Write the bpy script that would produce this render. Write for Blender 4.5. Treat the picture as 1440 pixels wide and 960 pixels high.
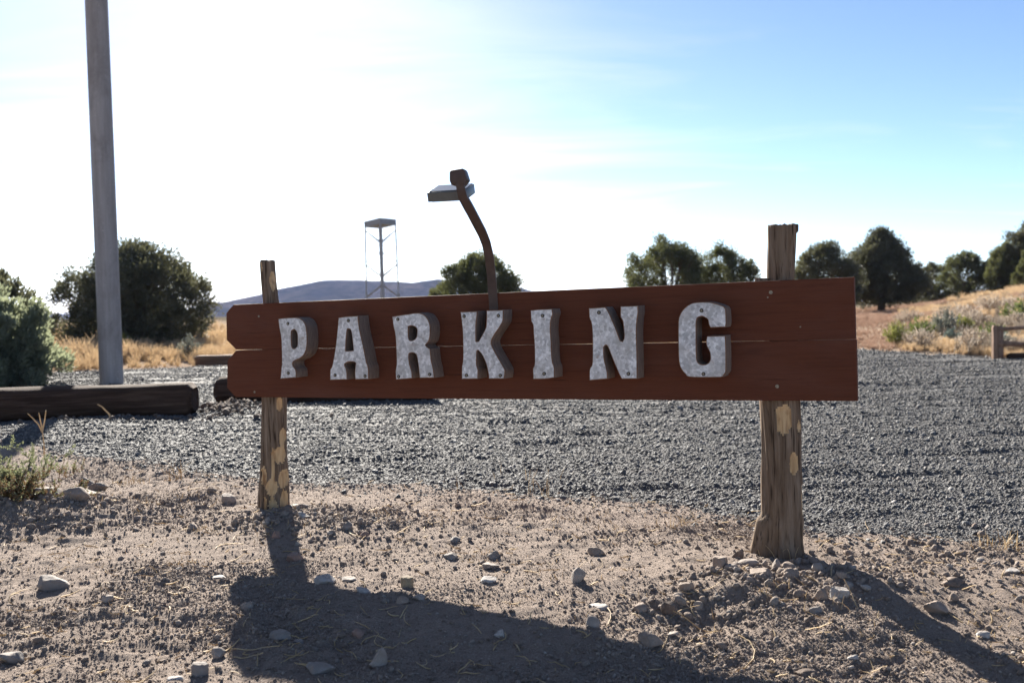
import bpy, bmesh, math, random
import numpy as np
from mathutils import Vector, Matrix

random.seed(7)
rng = np.random.default_rng(7)
for o in list(bpy.data.objects):
    bpy.data.objects.remove(o)
scene = bpy.context.scene
C = scene.collection
R = math.radians

# ------------------------------------------------------------------ camera
cam_data = bpy.data.cameras.new('camera')
cam_data.sensor_width = 36.0
cam_data.lens = 35.0
cam_data.clip_start = 0.05
cam_data.clip_end = 20000
cam_data.dof.use_dof = True
cam_data.dof.focus_distance = 4.1
cam_data.dof.aperture_fstop = 3.4
cam_data.dof.aperture_blades = 7
camera = bpy.data.objects.new('camera', cam_data)
C.objects.link(camera)
camera.matrix_world = (Matrix.Translation((0, 0, 1.05)) @ Matrix.Rotation(R(90 - 2.5), 4, 'X')
                       @ Matrix.Rotation(R(-1.3), 4, 'Z'))
scene.camera = camera

# ------------------------------------------------------------------ sky, sun, exposure
SUN_EL, SUN_AZ = R(24.0), R(-15.3)           # azimuth measured from +Y towards +X
world = bpy.data.worlds.new('World')
scene.world = world
world.use_nodes = True
wt = world.node_tree
wt.nodes.clear()


def wn(t, **kw):
    n = wt.nodes.new(t)
    for k, v in kw.items():
        setattr(n, k, v)
    return n


def wl(a, b):
    wt.links.new(a, b)


sky = wn('ShaderNodeTexSky', sky_type='NISHITA', sun_disc=False, sun_elevation=SUN_EL, sun_rotation=SUN_AZ)
sky.altitude = 1500
sky.air_density = 0.70
sky.dust_density = 0.45
sky.ozone_density = 2.4
# thin cirrus sheet: noise on a plane high above, seen in perspective
tc = wn('ShaderNodeTexCoord')
sep = wn('ShaderNodeSeparateXYZ')
wl(tc.outputs['Generated'], sep.inputs[0])


def wmath(op, a, b=None, c=None, clamp=False):
    n = wn('ShaderNodeMath', operation=op, use_clamp=clamp)
    for i, v in enumerate((a, b, c)):
        if v is None:
            continue
        if isinstance(v, (int, float)):
            n.inputs[i].default_value = v
        else:
            wl(v, n.inputs[i])
    return n.outputs[0]


zz = wmath('ADD', wmath('MAXIMUM', sep.outputs[2], 0.0), 0.10)
px = wmath('DIVIDE', sep.outputs[0], zz)
py = wmath('DIVIDE', sep.outputs[1], zz)
comb = wn('ShaderNodeCombineXYZ')
wl(px, comb.inputs[0])
wl(py, comb.inputs[1])
mp = wn('ShaderNodeMapping')
mp.inputs['Rotation'].default_value = (0, 0, R(28))
mp.inputs['Scale'].default_value = (0.55, 1.5, 1)
mp.inputs['Location'].default_value = (0.35, 0.2, 0)
wl(comb.outputs[0], mp.inputs[0])
cn = wn('ShaderNodeTexNoise')
cn.inputs['Scale'].default_value = 1.1
cn.inputs['Detail'].default_value = 7
cn.inputs['Roughness'].default_value = 0.58
cn.inputs['Distortion'].default_value = 0.5
wl(mp.outputs[0], cn.inputs['Vector'])
# the cirrus deck lies over the western (left) half of the sky
deck = wmath('MULTIPLY_ADD', px, -0.22, 0.08)
cov = wmath('ADD', cn.outputs['Fac'], wmath('MINIMUM', wmath('MAXIMUM', deck, -0.16), 0.10))
cr = wn('ShaderNodeValToRGB')
cr.color_ramp.elements[0].position = 0.40
cr.color_ramp.elements[0].color = (0, 0, 0, 1)
cr.color_ramp.elements[1].position = 0.85
cr.color_ramp.elements[1].color = (1, 1, 1, 1)
wl(cov, cr.inputs[0])
bw = wn('ShaderNodeRGBToBW')
wl(sky.outputs[0], bw.inputs[0])
lum = wmath('MULTIPLY_ADD', bw.outputs[0], 1.25, 1.2)
cc = wn('ShaderNodeCombineColor')
for i in range(3):
    wl(wmath('MULTIPLY', lum, (1.0, 1.0, 1.0)[i]), cc.inputs[i])
mx = wn('ShaderNodeMix', data_type='RGBA')
wl(wmath('MULTIPLY', cr.outputs[0], 0.55), mx.inputs['Factor'])
wl(sky.outputs[0], mx.inputs[6])
wl(cc.outputs[0], mx.inputs[7])
bg = wn('ShaderNodeBackground')
bg.inputs['Strength'].default_value = 0.049
wl(mx.outputs[2], bg.inputs['Color'])
wo = wn('ShaderNodeOutputWorld')
wl(bg.outputs[0], wo.inputs['Surface'])

sun_data = bpy.data.lights.new('sun', 'SUN')
sun_data.energy = 5.0
sun_data.angle = R(0.53)
sun_data.color = (1.0, 0.94, 0.84)
sun = bpy.data.objects.new('sun', sun_data)
C.objects.link(sun)
sun_dir = Vector((math.sin(SUN_AZ) * math.cos(SUN_EL), math.cos(SUN_AZ) * math.cos(SUN_EL), math.sin(SUN_EL)))
sun.rotation_euler = sun_dir.to_track_quat('Z', 'Y').to_euler()
sun.location = (-4, 10, 12)

scene.view_settings.view_transform = 'Standard'
scene.view_settings.look = 'None'
scene.view_settings.exposure = 1.9
scene.view_settings.gamma = 1.0
scene.render.engine = 'CYCLES'
scene.cycles.use_denoising = True
scene.cycles.max_bounces = 6
scene.cycles.volume_bounces = 0

# ------------------------------------------------------------------ helpers


def tag(o, label=None, cat=None, group=None, kind=None):
    if label:
        o['label'] = label
    if cat:
        o['category'] = cat
    if group:
        o['group'] = group
    if kind:
        o['kind'] = kind
    return o


def empty(name, loc=(0, 0, 0), rz=0.0):
    o = bpy.data.objects.new(name, None)
    o.empty_display_size = 0.2
    o.location = loc
    o.rotation_euler = (0, 0, rz)
    C.objects.link(o)
    return o


def link_mesh(name, me, mats, parent=None, smooth=False):
    for m in (mats if isinstance(mats, (list, tuple)) else [mats]):
        me.materials.append(m)
    if smooth:
        me.shade_smooth()
    o = bpy.data.objects.new(name, me)
    C.objects.link(o)
    if parent is not None:
        o.parent = parent
    return o


def np_mesh(name, verts, faces):
    """verts (n,3), faces (m,k) int"""
    verts = np.ascontiguousarray(verts, dtype=np.float32)
    faces = np.ascontiguousarray(faces, dtype=np.int32)
    m, k = faces.shape
    me = bpy.data.meshes.new(name)
    me.vertices.add(len(verts))
    me.vertices.foreach_set('co', verts.ravel())
    me.loops.add(m * k)
    me.loops.foreach_set('vertex_index', faces.ravel())
    me.polygons.add(m)
    me.polygons.foreach_set('loop_start', np.arange(0, m * k, k, dtype=np.int32))
    me.update(calc_edges=True)
    return me


class MB:
    """collects simple solids and links them as ONE mesh object"""

    def __init__(self):
        self.bm = bmesh.new()

    def box(self, c, s, rot=None, bev=0.0):
        r = bmesh.ops.create_cube(self.bm, size=1.0)
        vs = r['verts']
        M = Matrix.Translation(c) @ (rot.to_4x4() if rot is not None else Matrix.Identity(4)) @ Matrix.Diagonal((*s, 1))
        bmesh.ops.transform(self.bm, matrix=M, verts=vs)
        if bev > 0:
            es = list({e for v in vs for e in v.link_edges})
            bmesh.ops.bevel(self.bm, geom=es, offset=bev, segments=2, affect='EDGES', profile=0.5)

    def tube(self, pts, radii, n=10, cap=True, square=False):
        pts = [Vector(p) for p in pts]
        if not isinstance(radii, (list, tuple)):
            radii = [radii] * len(pts)
        rings = []
        up = None
        for i, p in enumerate(pts):
            t = (pts[min(i + 1, len(pts) - 1)] - pts[max(i - 1, 0)]).normalized()
            if up is None:
                a = Vector((0, 1, 0)) if abs(t.y) < 0.9 else Vector((1, 0, 0))
                up = (a - t * a.dot(t)).normalized()
            else:
                up = (up - t * up.dot(t)).normalized()
            side = t.cross(up)
            ring = []
            for k in range(n):
                a = 2 * math.pi * (k + (0.5 if square else 0)) / n
                ring.append(self.bm.verts.new(p + (side * math.cos(a) + up * math.sin(a)) * radii[i]))
            rings.append(ring)
        for a, b in zip(rings[:-1], rings[1:]):
            for k in range(n):
                self.bm.faces.new((a[k], a[(k + 1) % n], b[(k + 1) % n], b[k]))
        if cap:
            self.bm.faces.new(rings[0][::-1])
            self.bm.faces.new(rings[-1])

    def prism(self, outline, y0, y1, bev=0.0):
        """outline in (x,z), pushed from y0 to y1"""
        a = [self.bm.verts.new((x, y0, z)) for x, z in outline]
        b = [self.bm.verts.new((x, y1, z)) for x, z in outline]
        n = len(a)
        self.bm.faces.new(a)
        self.bm.faces.new(b[::-1])
        for k in range(n):
            self.bm.faces.new((a[k], b[k], b[(k + 1) % n], a[(k + 1) % n]))

    def build(self, name, mats, parent=None, smooth=False):
        bmesh.ops.recalc_face_normals(self.bm, faces=self.bm.faces[:])
        me = bpy.data.meshes.new(name)
        self.bm.to_mesh(me)
        self.bm.free()
        o = link_mesh(name, me, mats, parent)
        if smooth:
            me.shade_smooth()
            me.set_sharp_from_angle(angle=R(38))
        return o


# ---- value noise
_P = np.random.default_rng(11).permutation(4096).astype(np.int64)
_P = np.concatenate([_P, _P])


def vnoise(x, y, seed=0):
    x = np.asarray(x, dtype=np.float64) + seed * 37.31
    y = np.asarray(y, dtype=np.float64) + seed * 17.77
    xi = np.floor(x).astype(np.int64)
    yi = np.floor(y).astype(np.int64)
    fx, fy = x - xi, y - yi
    fx = fx * fx * fx * (fx * (fx * 6 - 15) + 10)
    fy = fy * fy * fy * (fy * (fy * 6 - 15) + 10)

    def h(i, j):
        return _P[_P[i & 4095] + (j & 4095)] / 4095.0
    a = h(xi, yi) * (1 - fx) + h(xi + 1, yi) * fx
    b = h(xi, yi + 1) * (1 - fx) + h(xi + 1, yi + 1) * fx
    return (a * (1 - fy) + b * fy) * 2 - 1


def fbm(x, y, oct=4, seed=0, gain=0.5):
    s, a, t = 0, 1.0, 0
    for o in range(oct):
        s = s + a * vnoise(x * 2.03 ** o, y * 2.03 ** o, seed + o)
        t += a
        a *= gain
    return s / t


def sstep(a, b, x):
    t = np.clip((x - a) / (b - a), 0, 1)
    return t * t * (3 - 2 * t)


# ------------------------------------------------------------------ terrain
NEAR_X = np.array([-40, -8, -4.6, -4.2, -3.2, -1.24, 0.0, 0.65, 1.07, 1.4, 2.06, 6.0, 40])
NEAR_Y = np.array([9.6, 9.0, 8.8, 8.0, 7.0, 5.75, 5.38, 5.0, 4.6, 4.2, 4.02, 4.05, 4.3])
FAR_X = np.array([-60, -10, -6.4, -4.7, 0.0, 5.0, 6.06, 7.4, 9.0, 12, 30])
FAR_Y = np.array([16.4, 16.4, 16.4, 16.7, 17.4, 17.8, 17.5, 14.6, 13.3, 12.3, 11.0])


def gravel_mask(x, y):
    wob = 0.16 * fbm(x * 1.6, y * 1.6, 3, 21) + 0.05 * vnoise(x * 14, y * 14, 22)
    wobf = 0.35 * fbm(x * 0.9, y * 0.9, 3, 25)
    return np.minimum(y - np.interp(x, NEAR_X, NEAR_Y) + wob, np.interp(x, FAR_X, FAR_Y) - y + wobf)


MOUNDS = [(-1.20, 4.70, 0.30, 0.022), (1.02, 3.50, 0.26, 0.016), (1.28, 3.56, 0.22, 0.018), (0.72, 3.58, 0.18, 0.022),
          (-2.55, 4.98, 0.45, 0.085), (-2.15, 4.95, 0.22, 0.05), (-0.80, 4.62, 0.30, 0.025), (0.62, 3.27, 0.13, -0.035),
          (0.50, 3.35, 0.10, 0.02), (-3.9, 8.6, 0.6, 0.05), (-2.80, 9.95, 0.28, 0.06)]


def height(x, y, detail=True):
    x = np.asarray(x, dtype=np.float64)
    y = np.asarray(y, dtype=np.float64)
    ang = x / np.maximum(y, 8.0)
    rise = 1.05 * sstep(0.355, 0.60, ang) * sstep(14.5, 36, y) + 0.02 * np.maximum(x - 26, 0) * sstep(20, 40, y) * sstep(400, 60, y)
    rise = rise * (1 - 0.75 * sstep(70, 220, y))
    valley = -33.0 * sstep(62, 700, y) * sstep(0.75, 0.30, ang) - 33 * sstep(150, 900, y) * sstep(0.30, 0.75, ang)
    big = 0.035 * fbm(x * 0.35, y * 0.35, 3, 3) * sstep(60, 20, np.abs(y)) + 0.25 * vnoise(x * 0.05, y * 0.05, 4) * sstep(24, 60, y)
    h = rise + valley + big * sstep(3.0, 6.5, np.hypot(x, y - 4.3) + 1.5)
    h = h - 0.080 * np.clip(3.52 - y, 0, 2.6) * sstep(-0.6, 0.7, x) * sstep(-3, 1.5, y)
    for (mx_, my_, mr, mh) in MOUNDS:
        h = h + mh * np.exp(-((x - mx_) ** 2 + (y - my_) ** 2) / (mr * mr))
    if detail:
        g = sstep(-0.15, 0.15, gravel_mask(x, y))
        fade = sstep(14, 8, y)
        rid = 1 - np.abs(vnoise(x * 7, y * 9, 31))
        d = (0.85 + 0.65 * sstep(-0.28, 0.35, fbm(x * 1.1, y * 2.1, 3, 78))) * (0.016 * fbm(x * 3.3, y * 4.2, 4, 5) + 0.008 * (rid - 0.6) * (0.5 + 0.5 * vnoise(x * 1.3, y * 1.3, 32))
             + 0.0085 * fbm(x * 17, y * 20, 3, 6, 0.7)
             + 0.012 * np.maximum(vnoise(x * 23, y * 26, 7) - 0.1, 0) * np.maximum(vnoise(x * 2.1, y * 2.6, 8) + 0.25, 0))
        r = (0.017 * vnoise(x * 0.8, y * 5.5 + 0.5 * x, 12) + 0.007 * vnoise(x * 2.0, y * 13 - 0.6 * x, 15) + 0.016 * vnoise(x * 0.6 + 3, y * 2.3 - 0.4 * x, 13)
             + 0.007 * fbm(x * 9, y * 11, 2, 14))
        h = h + (d * (1 - g) + r * g * sstep(22, 14, y)) * np.where(g > 0.5, 1.0, fade)
    return h


def hz(x, y):
    return float(height(np.array([x]), np.array([y]))[0])


def on_ground(x, y, sink=0.0):
    return (x, y, hz(x, y) - sink)

# ------------------------------------------------------------------ materials
class Mat:
    """small wrapper that builds a procedural principled material"""

    def __init__(self, name, rough=0.8, spec=0.3, metal=0.0):
        self.m = bpy.data.materials.new(name)
        self.m.use_nodes = True
        self.t = self.m.node_tree
        self.b = self.t.nodes['Principled BSDF']
        self.b.inputs['Roughness'].default_value = rough
        self.b.inputs['Specular IOR Level'].default_value = spec
        self.b.inputs['Metallic'].default_value = metal
        self.co = self.n('ShaderNodeTexCoord').outputs['Object']

    def n(self, t, **kw):
        x = self.t.nodes.new(t)
        for k, v in kw.items():
            setattr(x, k, v)
        return x

    def l(self, a, b):
        self.t.links.new(a, b)

    def noise(self, scale, detail=4, rough=0.55, stretch=(1, 1, 1), dist=0.0, loc=(0, 0, 0), co=None):
        mp = self.n('ShaderNodeMapping')
        mp.inputs['Scale'].default_value = stretch
        mp.inputs['Location'].default_value = loc
        self.l(co or self.co, mp.inputs[0])
        x = self.n('ShaderNodeTexNoise')
        x.inputs['Scale'].default_value = scale
        x.inputs['Detail'].default_value = detail
        x.inputs['Roughness'].default_value = rough
        x.inputs['Distortion'].default_value = dist
        self.l(mp.outputs[0], x.inputs['Vector'])
        return x.outputs['Fac']

    def voronoi(self, scale, feature='F1', stretch=(1, 1, 1), rand=1.0):
        mp = self.n('ShaderNodeMapping')
        mp.inputs['Scale'].default_value = stretch
        self.l(self.co, mp.inputs[0])
        x = self.n('ShaderNodeTexVoronoi', feature=feature)
        x.inputs['Scale'].default_value = scale
        x.inputs['Randomness'].default_value = rand
        self.l(mp.outputs[0], x.inputs['Vector'])
        return x

    def ramp(self, fac, stops):
        r = self.n('ShaderNodeValToRGB')
        e = r.color_ramp.elements
        while len(e) < len(stops):
            e.new(0.5)
        for k, (p, c) in zip(e, stops):
            k.position = p
            k.color = (*c, 1) if len(c) == 3 else c
        self.l(fac, r.inputs[0])
        return r.outputs[0]

    def mask(self, fac, a, b):
        return self.ramp(fac, [(a, (0, 0, 0)), (b, (1, 1, 1))])

    def mix(self, fac, a, b, blend='MIX'):
        x = self.n('ShaderNodeMix', data_type='RGBA', blend_type=blend)
        if isinstance(fac, (int, float)):
            x.inputs['Factor'].default_value = fac
        else:
            self.l(fac, x.inputs['Factor'])
        for s, v in ((6, a), (7, b)):
            if isinstance(v, tuple):
                x.inputs[s].default_value = (*v, 1)
            else:
                self.l(v, x.inputs[s])
        return x.outputs[2]

    def math(self, op, a, b=0.0):
        x = self.n('ShaderNodeMath', operation=op)
        for i, v in enumerate((a, b)):
            if isinstance(v, (int, float)):
                x.inputs[i].default_value = v
            else:
                self.l(v, x.inputs[i])
        return x.outputs[0]

    def rand(self):
        return self.n('ShaderNodeObjectInfo').outputs['Random']

    def color(self, c):
        if isinstance(c, tuple):
            self.b.inputs['Base Color'].default_value = (*c, 1)
        else:
            self.l(c, self.b.inputs['Base Color'])
        return self

    def rough(self, r):
        self.l(r, self.b.inputs['Roughness'])
        return self

    def bump(self, h, dist=0.002, strength=1.0):
        x = self.n('ShaderNodeBump')
        x.inputs['Strength'].default_value = strength
        x.inputs['Distance'].default_value = dist
        self.l(h, x.inputs['Height'])
        self.l(x.outputs[0], self.b.inputs['Normal'])
        return self


def leafy(name, dark, light, trans=0.3, scale=3.0, tcol=None):
    """leaf material: diffuse + light passing through"""
    m = Mat(name, 0.65, 0.25)
    c = m.ramp(m.noise(scale, 3), [(0.32, dark), (0.68, light)])
    m.color(c)
    tr = m.n('ShaderNodeBsdfTranslucent')
    if tcol:
        tr.inputs['Color'].default_value = (*tcol, 1)
    else:
        m.l(c, tr.inputs['Color'])
    mixs = m.n('ShaderNodeMixShader')
    mixs.inputs[0].default_value = trans
    m.l(m.b.outputs[0], mixs.inputs[1])
    m.l(tr.outputs[0], mixs.inputs[2])
    out = next(x for x in m.t.nodes if x.type == 'OUTPUT_MATERIAL')
    m.l(mixs.outputs[0], out.inputs['Surface'])
    return m.m


MT = {}

# brown painted planks
m = Mat('plank_paint', 0.72, 0.12)
g = m.noise(9, 6, 0.6, (0.35, 4, 9))
g2 = m.noise(40, 3, 0.6, (0.12, 4, 8))
c = m.ramp(g, [(0.3, (0.092, 0.031, 0.017)), (0.55, (0.115, 0.039, 0.021)), (0.75, (0.100, 0.034, 0.019))])
blot = m.mask(m.noise(3.2, 4, 0.6, (1, 1, 1.4)), 0.56, 0.74)
c = m.mix(m.math('MULTIPLY', blot, 0.45), c, (0.085, 0.031, 0.021))
sp = m.mask(m.noise(55, 2, 0.5, (1, 1, 1)), 0.755, 0.79)
c = m.mix(m.math('MULTIPLY', sp, 0.30), c, (0.22, 0.12, 0.08))
kn = m.voronoi(1.9, 'F1', (1, 1, 2.6))
c = m.mix(m.math('MULTIPLY', m.ramp(kn.outputs['Distance'], [(0.03, (1, 1, 1)), (0.10, (0, 0, 0))]), 0.5), c, (0.065, 0.025, 0.018))
fd = m.mask(m.noise(2.2, 6, 0.65, (0.5, 1, 2.2), 0.5, loc=(9, 3, 1)), 0.50, 0.68)
c = m.mix(m.math('MULTIPLY', fd, 0.35), c, (0.135, 0.060, 0.043))
ck = m.noise(26, 3, 0.55, (0.10, 3, 6), 0.2, loc=(2, 5, 8))
ckm = m.ramp(ck, [(0.27, (1, 1, 1)), (0.33, (0, 0, 0))])
c = m.mix(m.math('MULTIPLY', ckm, 0.8), c, (0.030, 0.013, 0.009))
sc = m.mask(m.noise(34, 4, 0.7, (0.6, 1, 1.6), 0.8, loc=(1, 8, 4)), 0.70, 0.75)
c = m.mix(m.math('MULTIPLY', sc, 0.45), c, (0.24, 0.13, 0.085))
m.color(c).bump(m.math('ADD', m.math('ADD', g2, m.math('MULTIPLY', g, 0.6)), m.math('MULTIPLY', ckm, -1.2)), 0.0022, 0.8)
MT['plank'] = m.m

# galvanised tin on the letter faces
m = Mat('galvanised_tin', 0.5, 0.5, 0.2)
v = m.voronoi(85, 'F1')
n1 = m.noise(28, 5, 0.6)
c = m.ramp(m.math('ADD', m.math('MULTIPLY', v.outputs['Color'], 0.45), m.math('MULTIPLY', n1, 0.6)),
           [(0.3, (0.36, 0.36, 0.365)), (0.52, (0.56, 0.56, 0.565)), (0.75, (0.80, 0.80, 0.80))])
st = m.mask(m.noise(11, 6, 0.7, (1.3, 1, 0.7), 0.6, loc=(3, 1, 2)), 0.46, 0.70)
c = m.mix(m.math('MULTIPLY', st, 0.75), c, (0.33, 0.305, 0.28))
st2 = m.mask(m.noise(95, 4, 0.6), 0.60, 0.72)
c = m.mix(m.math('MULTIPLY', st2, 0.5), c, (0.26, 0.22, 0.18))
rs = m.mask(m.noise(26, 5, 0.7, loc=(7, 2, 5)), 0.60, 0.70)
c = m.mix(m.math('MULTIPLY', rs, 0.4), c, (0.30, 0.17, 0.09))
m.color(c).rough(m.ramp(n1, [(0.3, (0.40,) * 3), (0.7, (0.62,) * 3)])).bump(m.noise(16, 4), 0.002, 0.5)
MT['tin'] = m.m

# old barn wood of the letter bodies (layers run parallel to the face)
m = Mat('barn_wood', 0.85, 0.2)
g = m.noise(14, 5, 0.6, (2, 18, 1.2))
c = m.ramp(g, [(0.3, (0.130, 0.094, 0.074)), (0.55, (0.230, 0.176, 0.145)), (0.8, (0.310, 0.250, 0.210))])
m.color(c).bump(m.noise(30, 3, 0.6, (3, 14, 1)), 0.003, 0.8)
MT['barn'] = m.m

m = Mat('rusty_wood_edge', 0.9, 0.1)
m.color(m.ramp(m.noise(60, 3), [(0.3, (0.15, 0.075, 0.042)), (0.7, (0.27, 0.145, 0.085))]))
MT['rim'] = m.m

m = Mat('screw_steel', 0.45, 0.5, 0.6)
m.color(m.ramp(m.noise(300, 2), [(0.3, (0.12, 0.10, 0.08)), (0.7, (0.33, 0.29, 0.22))]))
MT['screw'] = m.m
m = Mat('screw_slot', 0.8, 0.1)
m.color((0.012, 0.01, 0.009))
MT['slot'] = m.m

# weathered cedar post
m = Mat('cedar_grey', 0.92, 0.1)
g = m.noise(20, 7, 0.65, (2.2, 2.2, 0.16), 0.4)
c = m.ramp(g, [(0.25, (0.065, 0.042, 0.027)), (0.42, (0.145, 0.102, 0.070)), (0.58, (0.215, 0.160, 0.116)), (0.8, (0.330, 0.262, 0.200))])
cw = m.mask(m.noise(5, 4, 0.6, (1, 1, 0.5)), 0.50, 0.66)
c = m.mix(m.math('MULTIPLY', cw, 0.45), c, (0.170, 0.112, 0.068))
fl = m.noise(60, 2, 0.5, (2, 2, 0.10))
c = m.mix(m.math('MULTIPLY', m.ramp(fl, [(0.34, (1, 1, 1)), (0.43, (0, 0, 0))]), 0.8), c, (0.028, 0.019, 0.014))
m.color(c).bump(m.math('ADD', g, fl), 0.006, 0.9)
MT['cedar'] = m.m

m = Mat('cedar_peeled', 0.8, 0.2)
g = m.noise(24, 5, 0.6, (2, 2, 0.3), 0.6)
c = m.ramp(g, [(0.25, (0.26, 0.140, 0.062)), (0.5, (0.52, 0.355, 0.190)), (0.8, (0.66, 0.49, 0.30))])
k = m.mask(m.noise(18, 3, 0.5, (1, 1, 0.6)), 0.60, 0.72)
c = m.mix(m.math('MULTIPLY', k, 0.75), c, (0.20, 0.095, 0.040))
m.color(c).bump(g, 0.004, 0.8)
MT['peeled'] = m.m

# pole
m = Mat('pole_grey', 0.62, 0.35)
g = m.noise(9, 6, 0.6, (2, 2, 0.12))
c = m.ramp(g, [(0.3, (0.240, 0.208, 0.195)), (0.7, (0.345, 0.312, 0.298))])
sp = m.mask(m.noise(30, 3, 0.6), 0.62, 0.72)
c = m.mix(m.math('MULTIPLY', sp, 0.6), c, (0.46, 0.42, 0.385))
mo = m.mask(m.noise(3.5, 6, 0.7, (1, 1, 0.5), 0.4, loc=(2, 2, 9)), 0.45, 0.62)
c = m.mix(m.math('MULTIPLY', mo, 0.55), c, (0.17, 0.145, 0.135))
m.color(c).bump(g, 0.004, 0.5)
MT['pole'] = m.m

# creosoted timber
m = Mat('dark_timber', 0.9, 0.08)
g = m.noise(12, 6, 0.65, (0.18, 3, 3), 0.3)
c = m.ramp(g, [(0.3, (0.030, 0.018, 0.013)), (0.55, (0.070, 0.043, 0.031)), (0.8, (0.135, 0.090, 0.066))])
m.color(c).bump(g, 0.012, 0.9)
MT['timber'] = m.m
m = Mat('brown_timber', 0.85, 0.2)
g = m.noise(12, 6, 0.65, (0.18, 3, 3), 0.3)
m.color(m.ramp(g, [(0.3, (0.10, 0.055, 0.035)), (0.7, (0.21, 0.125, 0.082))])).bump(g, 0.01, 0.8)
MT['brown_timber'] = m.m

m = Mat('lamp_brown', 0.5, 0.4)
m.color(m.ramp(m.noise(30, 4), [(0.3, (0.050, 0.027, 0.019)), (0.7, (0.075, 0.042, 0.030))]))
MT['lamp_brown'] = m.m
m = Mat('lamp_grey', 0.38, 0.5)
m.color(m.ramp(m.noise(40, 3), [(0.3, (0.075, 0.078, 0.075)), (0.7, (0.105, 0.107, 0.102))]))
MT['lamp_grey'] = m.m
m = Mat('solar_glass', 0.16, 0.6)
m.color((0.05, 0.055, 0.07))
MT['solar'] = m.m
m = Mat('knot_heart', 0.85, 0.15)
m.color(m.ramp(m.noise(90, 4, 0.6), [(0.3, (0.15, 0.075, 0.032)), (0.7, (0.36, 0.215, 0.105))]))
MT['knot'] = m.m
m = Mat('lamp_glass', 0.12, 0.5)
m.color((0.03, 0.035, 0.05))
MT['lamp_glass'] = m.m

m = Mat('tower_steel', 0.55, 0.4, 0.3)
m.color(m.ramp(m.noise(6, 4), [(0.3, (0.20, 0.195, 0.20)), (0.7, (0.30, 0.29, 0.295))]))
MT['steel'] = m.m
m = Mat('white_rail', 0.5, 0.4)
m.color(m.ramp(m.noise(6, 4), [(0.3, (0.55, 0.54, 0.55)), (0.7, (0.70, 0.69, 0.70))]))
MT['white_rail'] = m.m
m = Mat('rail_fence_wood', 0.85, 0.2)
g = m.noise(10, 5, 0.6, (3, 3, 0.4))
m.color(m.ramp(g, [(0.3, (0.14, 0.082, 0.055)), (0.7, (0.30, 0.195, 0.14))])).bump(g, 0.008, 0.8)
MT['fence'] = m.m

# dirt
m = Mat('dry_dirt', 0.95, 0.06)
n1 = m.noise(1.7, 5, 0.6)
n2 = m.noise(38, 6, 0.7)
n3 = m.noise(170, 5, 0.75)
n4 = m.noise(75, 5, 0.7)
c = m.ramp(n1, [(0.3, (0.300, 0.226, 0.186)), (0.5, (0.375, 0.297, 0.250)), (0.72, (0.435, 0.358, 0.308))])
c = m.mix(0.55, c, m.ramp(n2, [(0.28, (0.215, 0.155, 0.125)), (0.5, (0.350, 0.275, 0.230)), (0.74, (0.48, 0.405, 0.350))]))
c = m.mix(0.46, c, m.ramp(n3, [(0.30, (0.185, 0.138, 0.113)), (0.5, (0.365, 0.298, 0.250)), (0.72, (0.60, 0.53, 0.475))]))
m.color(c).bump(m.math('ADD', m.math('MULTIPLY', n2, 1.0), m.math('ADD', m.math('MULTIPLY', n4, 0.8), m.math('MULTIPLY', n3, 0.6))), 0.024, 1.0)
MT['dirt'] = m.m

# gravel sheet
m = Mat('grey_gravel', 0.8, 0.15)
v = m.voronoi(105, 'F1')
v2 = m.voronoi(45, 'F1')
n1 = m.noise(1.2, 4, 0.6, (0.5, 2.2, 1))
c = m.ramp(v.outputs['Color'], [(0.1, (0.052, 0.051, 0.052)), (0.5, (0.090, 0.089, 0.090)), (0.9, (0.180, 0.178, 0.179))])
c = m.mix(m.math('MULTIPLY', m.mask(n1, 0.52, 0.70), 0.5), c, (0.17, 0.15, 0.14))
m.color(c).bump(m.math('ADD', m.math('MULTIPLY', v2.outputs['Distance'], 1.4), v.outputs['Distance']), 0.010, 1.0)
MT['gravel'] = m.m

m = Mat('gravel_stone', 0.68, 0.25)
r_ = m.rand()
c = m.ramp(r_, [(0.0, (0.050, 0.049, 0.050)), (0.35, (0.083, 0.082, 0.083)), (0.65, (0.118, 0.117, 0.118)),
                (0.86, (0.215, 0.214, 0.217)), (0.93, (0.21, 0.165, 0.135)), (1.0, (0.34, 0.33, 0.32))])
c = m.mix(0.3, c, m.ramp(m.noise(3.0, 4), [(0.3, (0.045, 0.044, 0.045)), (0.7, (0.17, 0.167, 0.166))]))
m.color(c).bump(m.noise(6, 4), 0.15, 0.4)
MT['gravel_stone'] = m.m

m = Mat('dirt_clod', 0.95, 0.1)
r_ = m.rand()
c = m.ramp(r_, [(0.0, (0.290, 0.225, 0.187)), (0.4, (0.375, 0.305, 0.258)), (0.72, (0.440, 0.372, 0.322)), (0.88, (0.42, 0.325, 0.27)), (1.0, (0.58, 0.53, 0.485))])
c = m.mix(0.35, c, m.ramp(m.noise(4.0, 4), [(0.3, (0.18, 0.14, 0.115)), (0.7, (0.44, 0.38, 0.33))]))
m.color(c).bump(m.noise(7, 5, 0.7), 0.3, 0.6)
MT['clod'] = m.m

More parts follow.
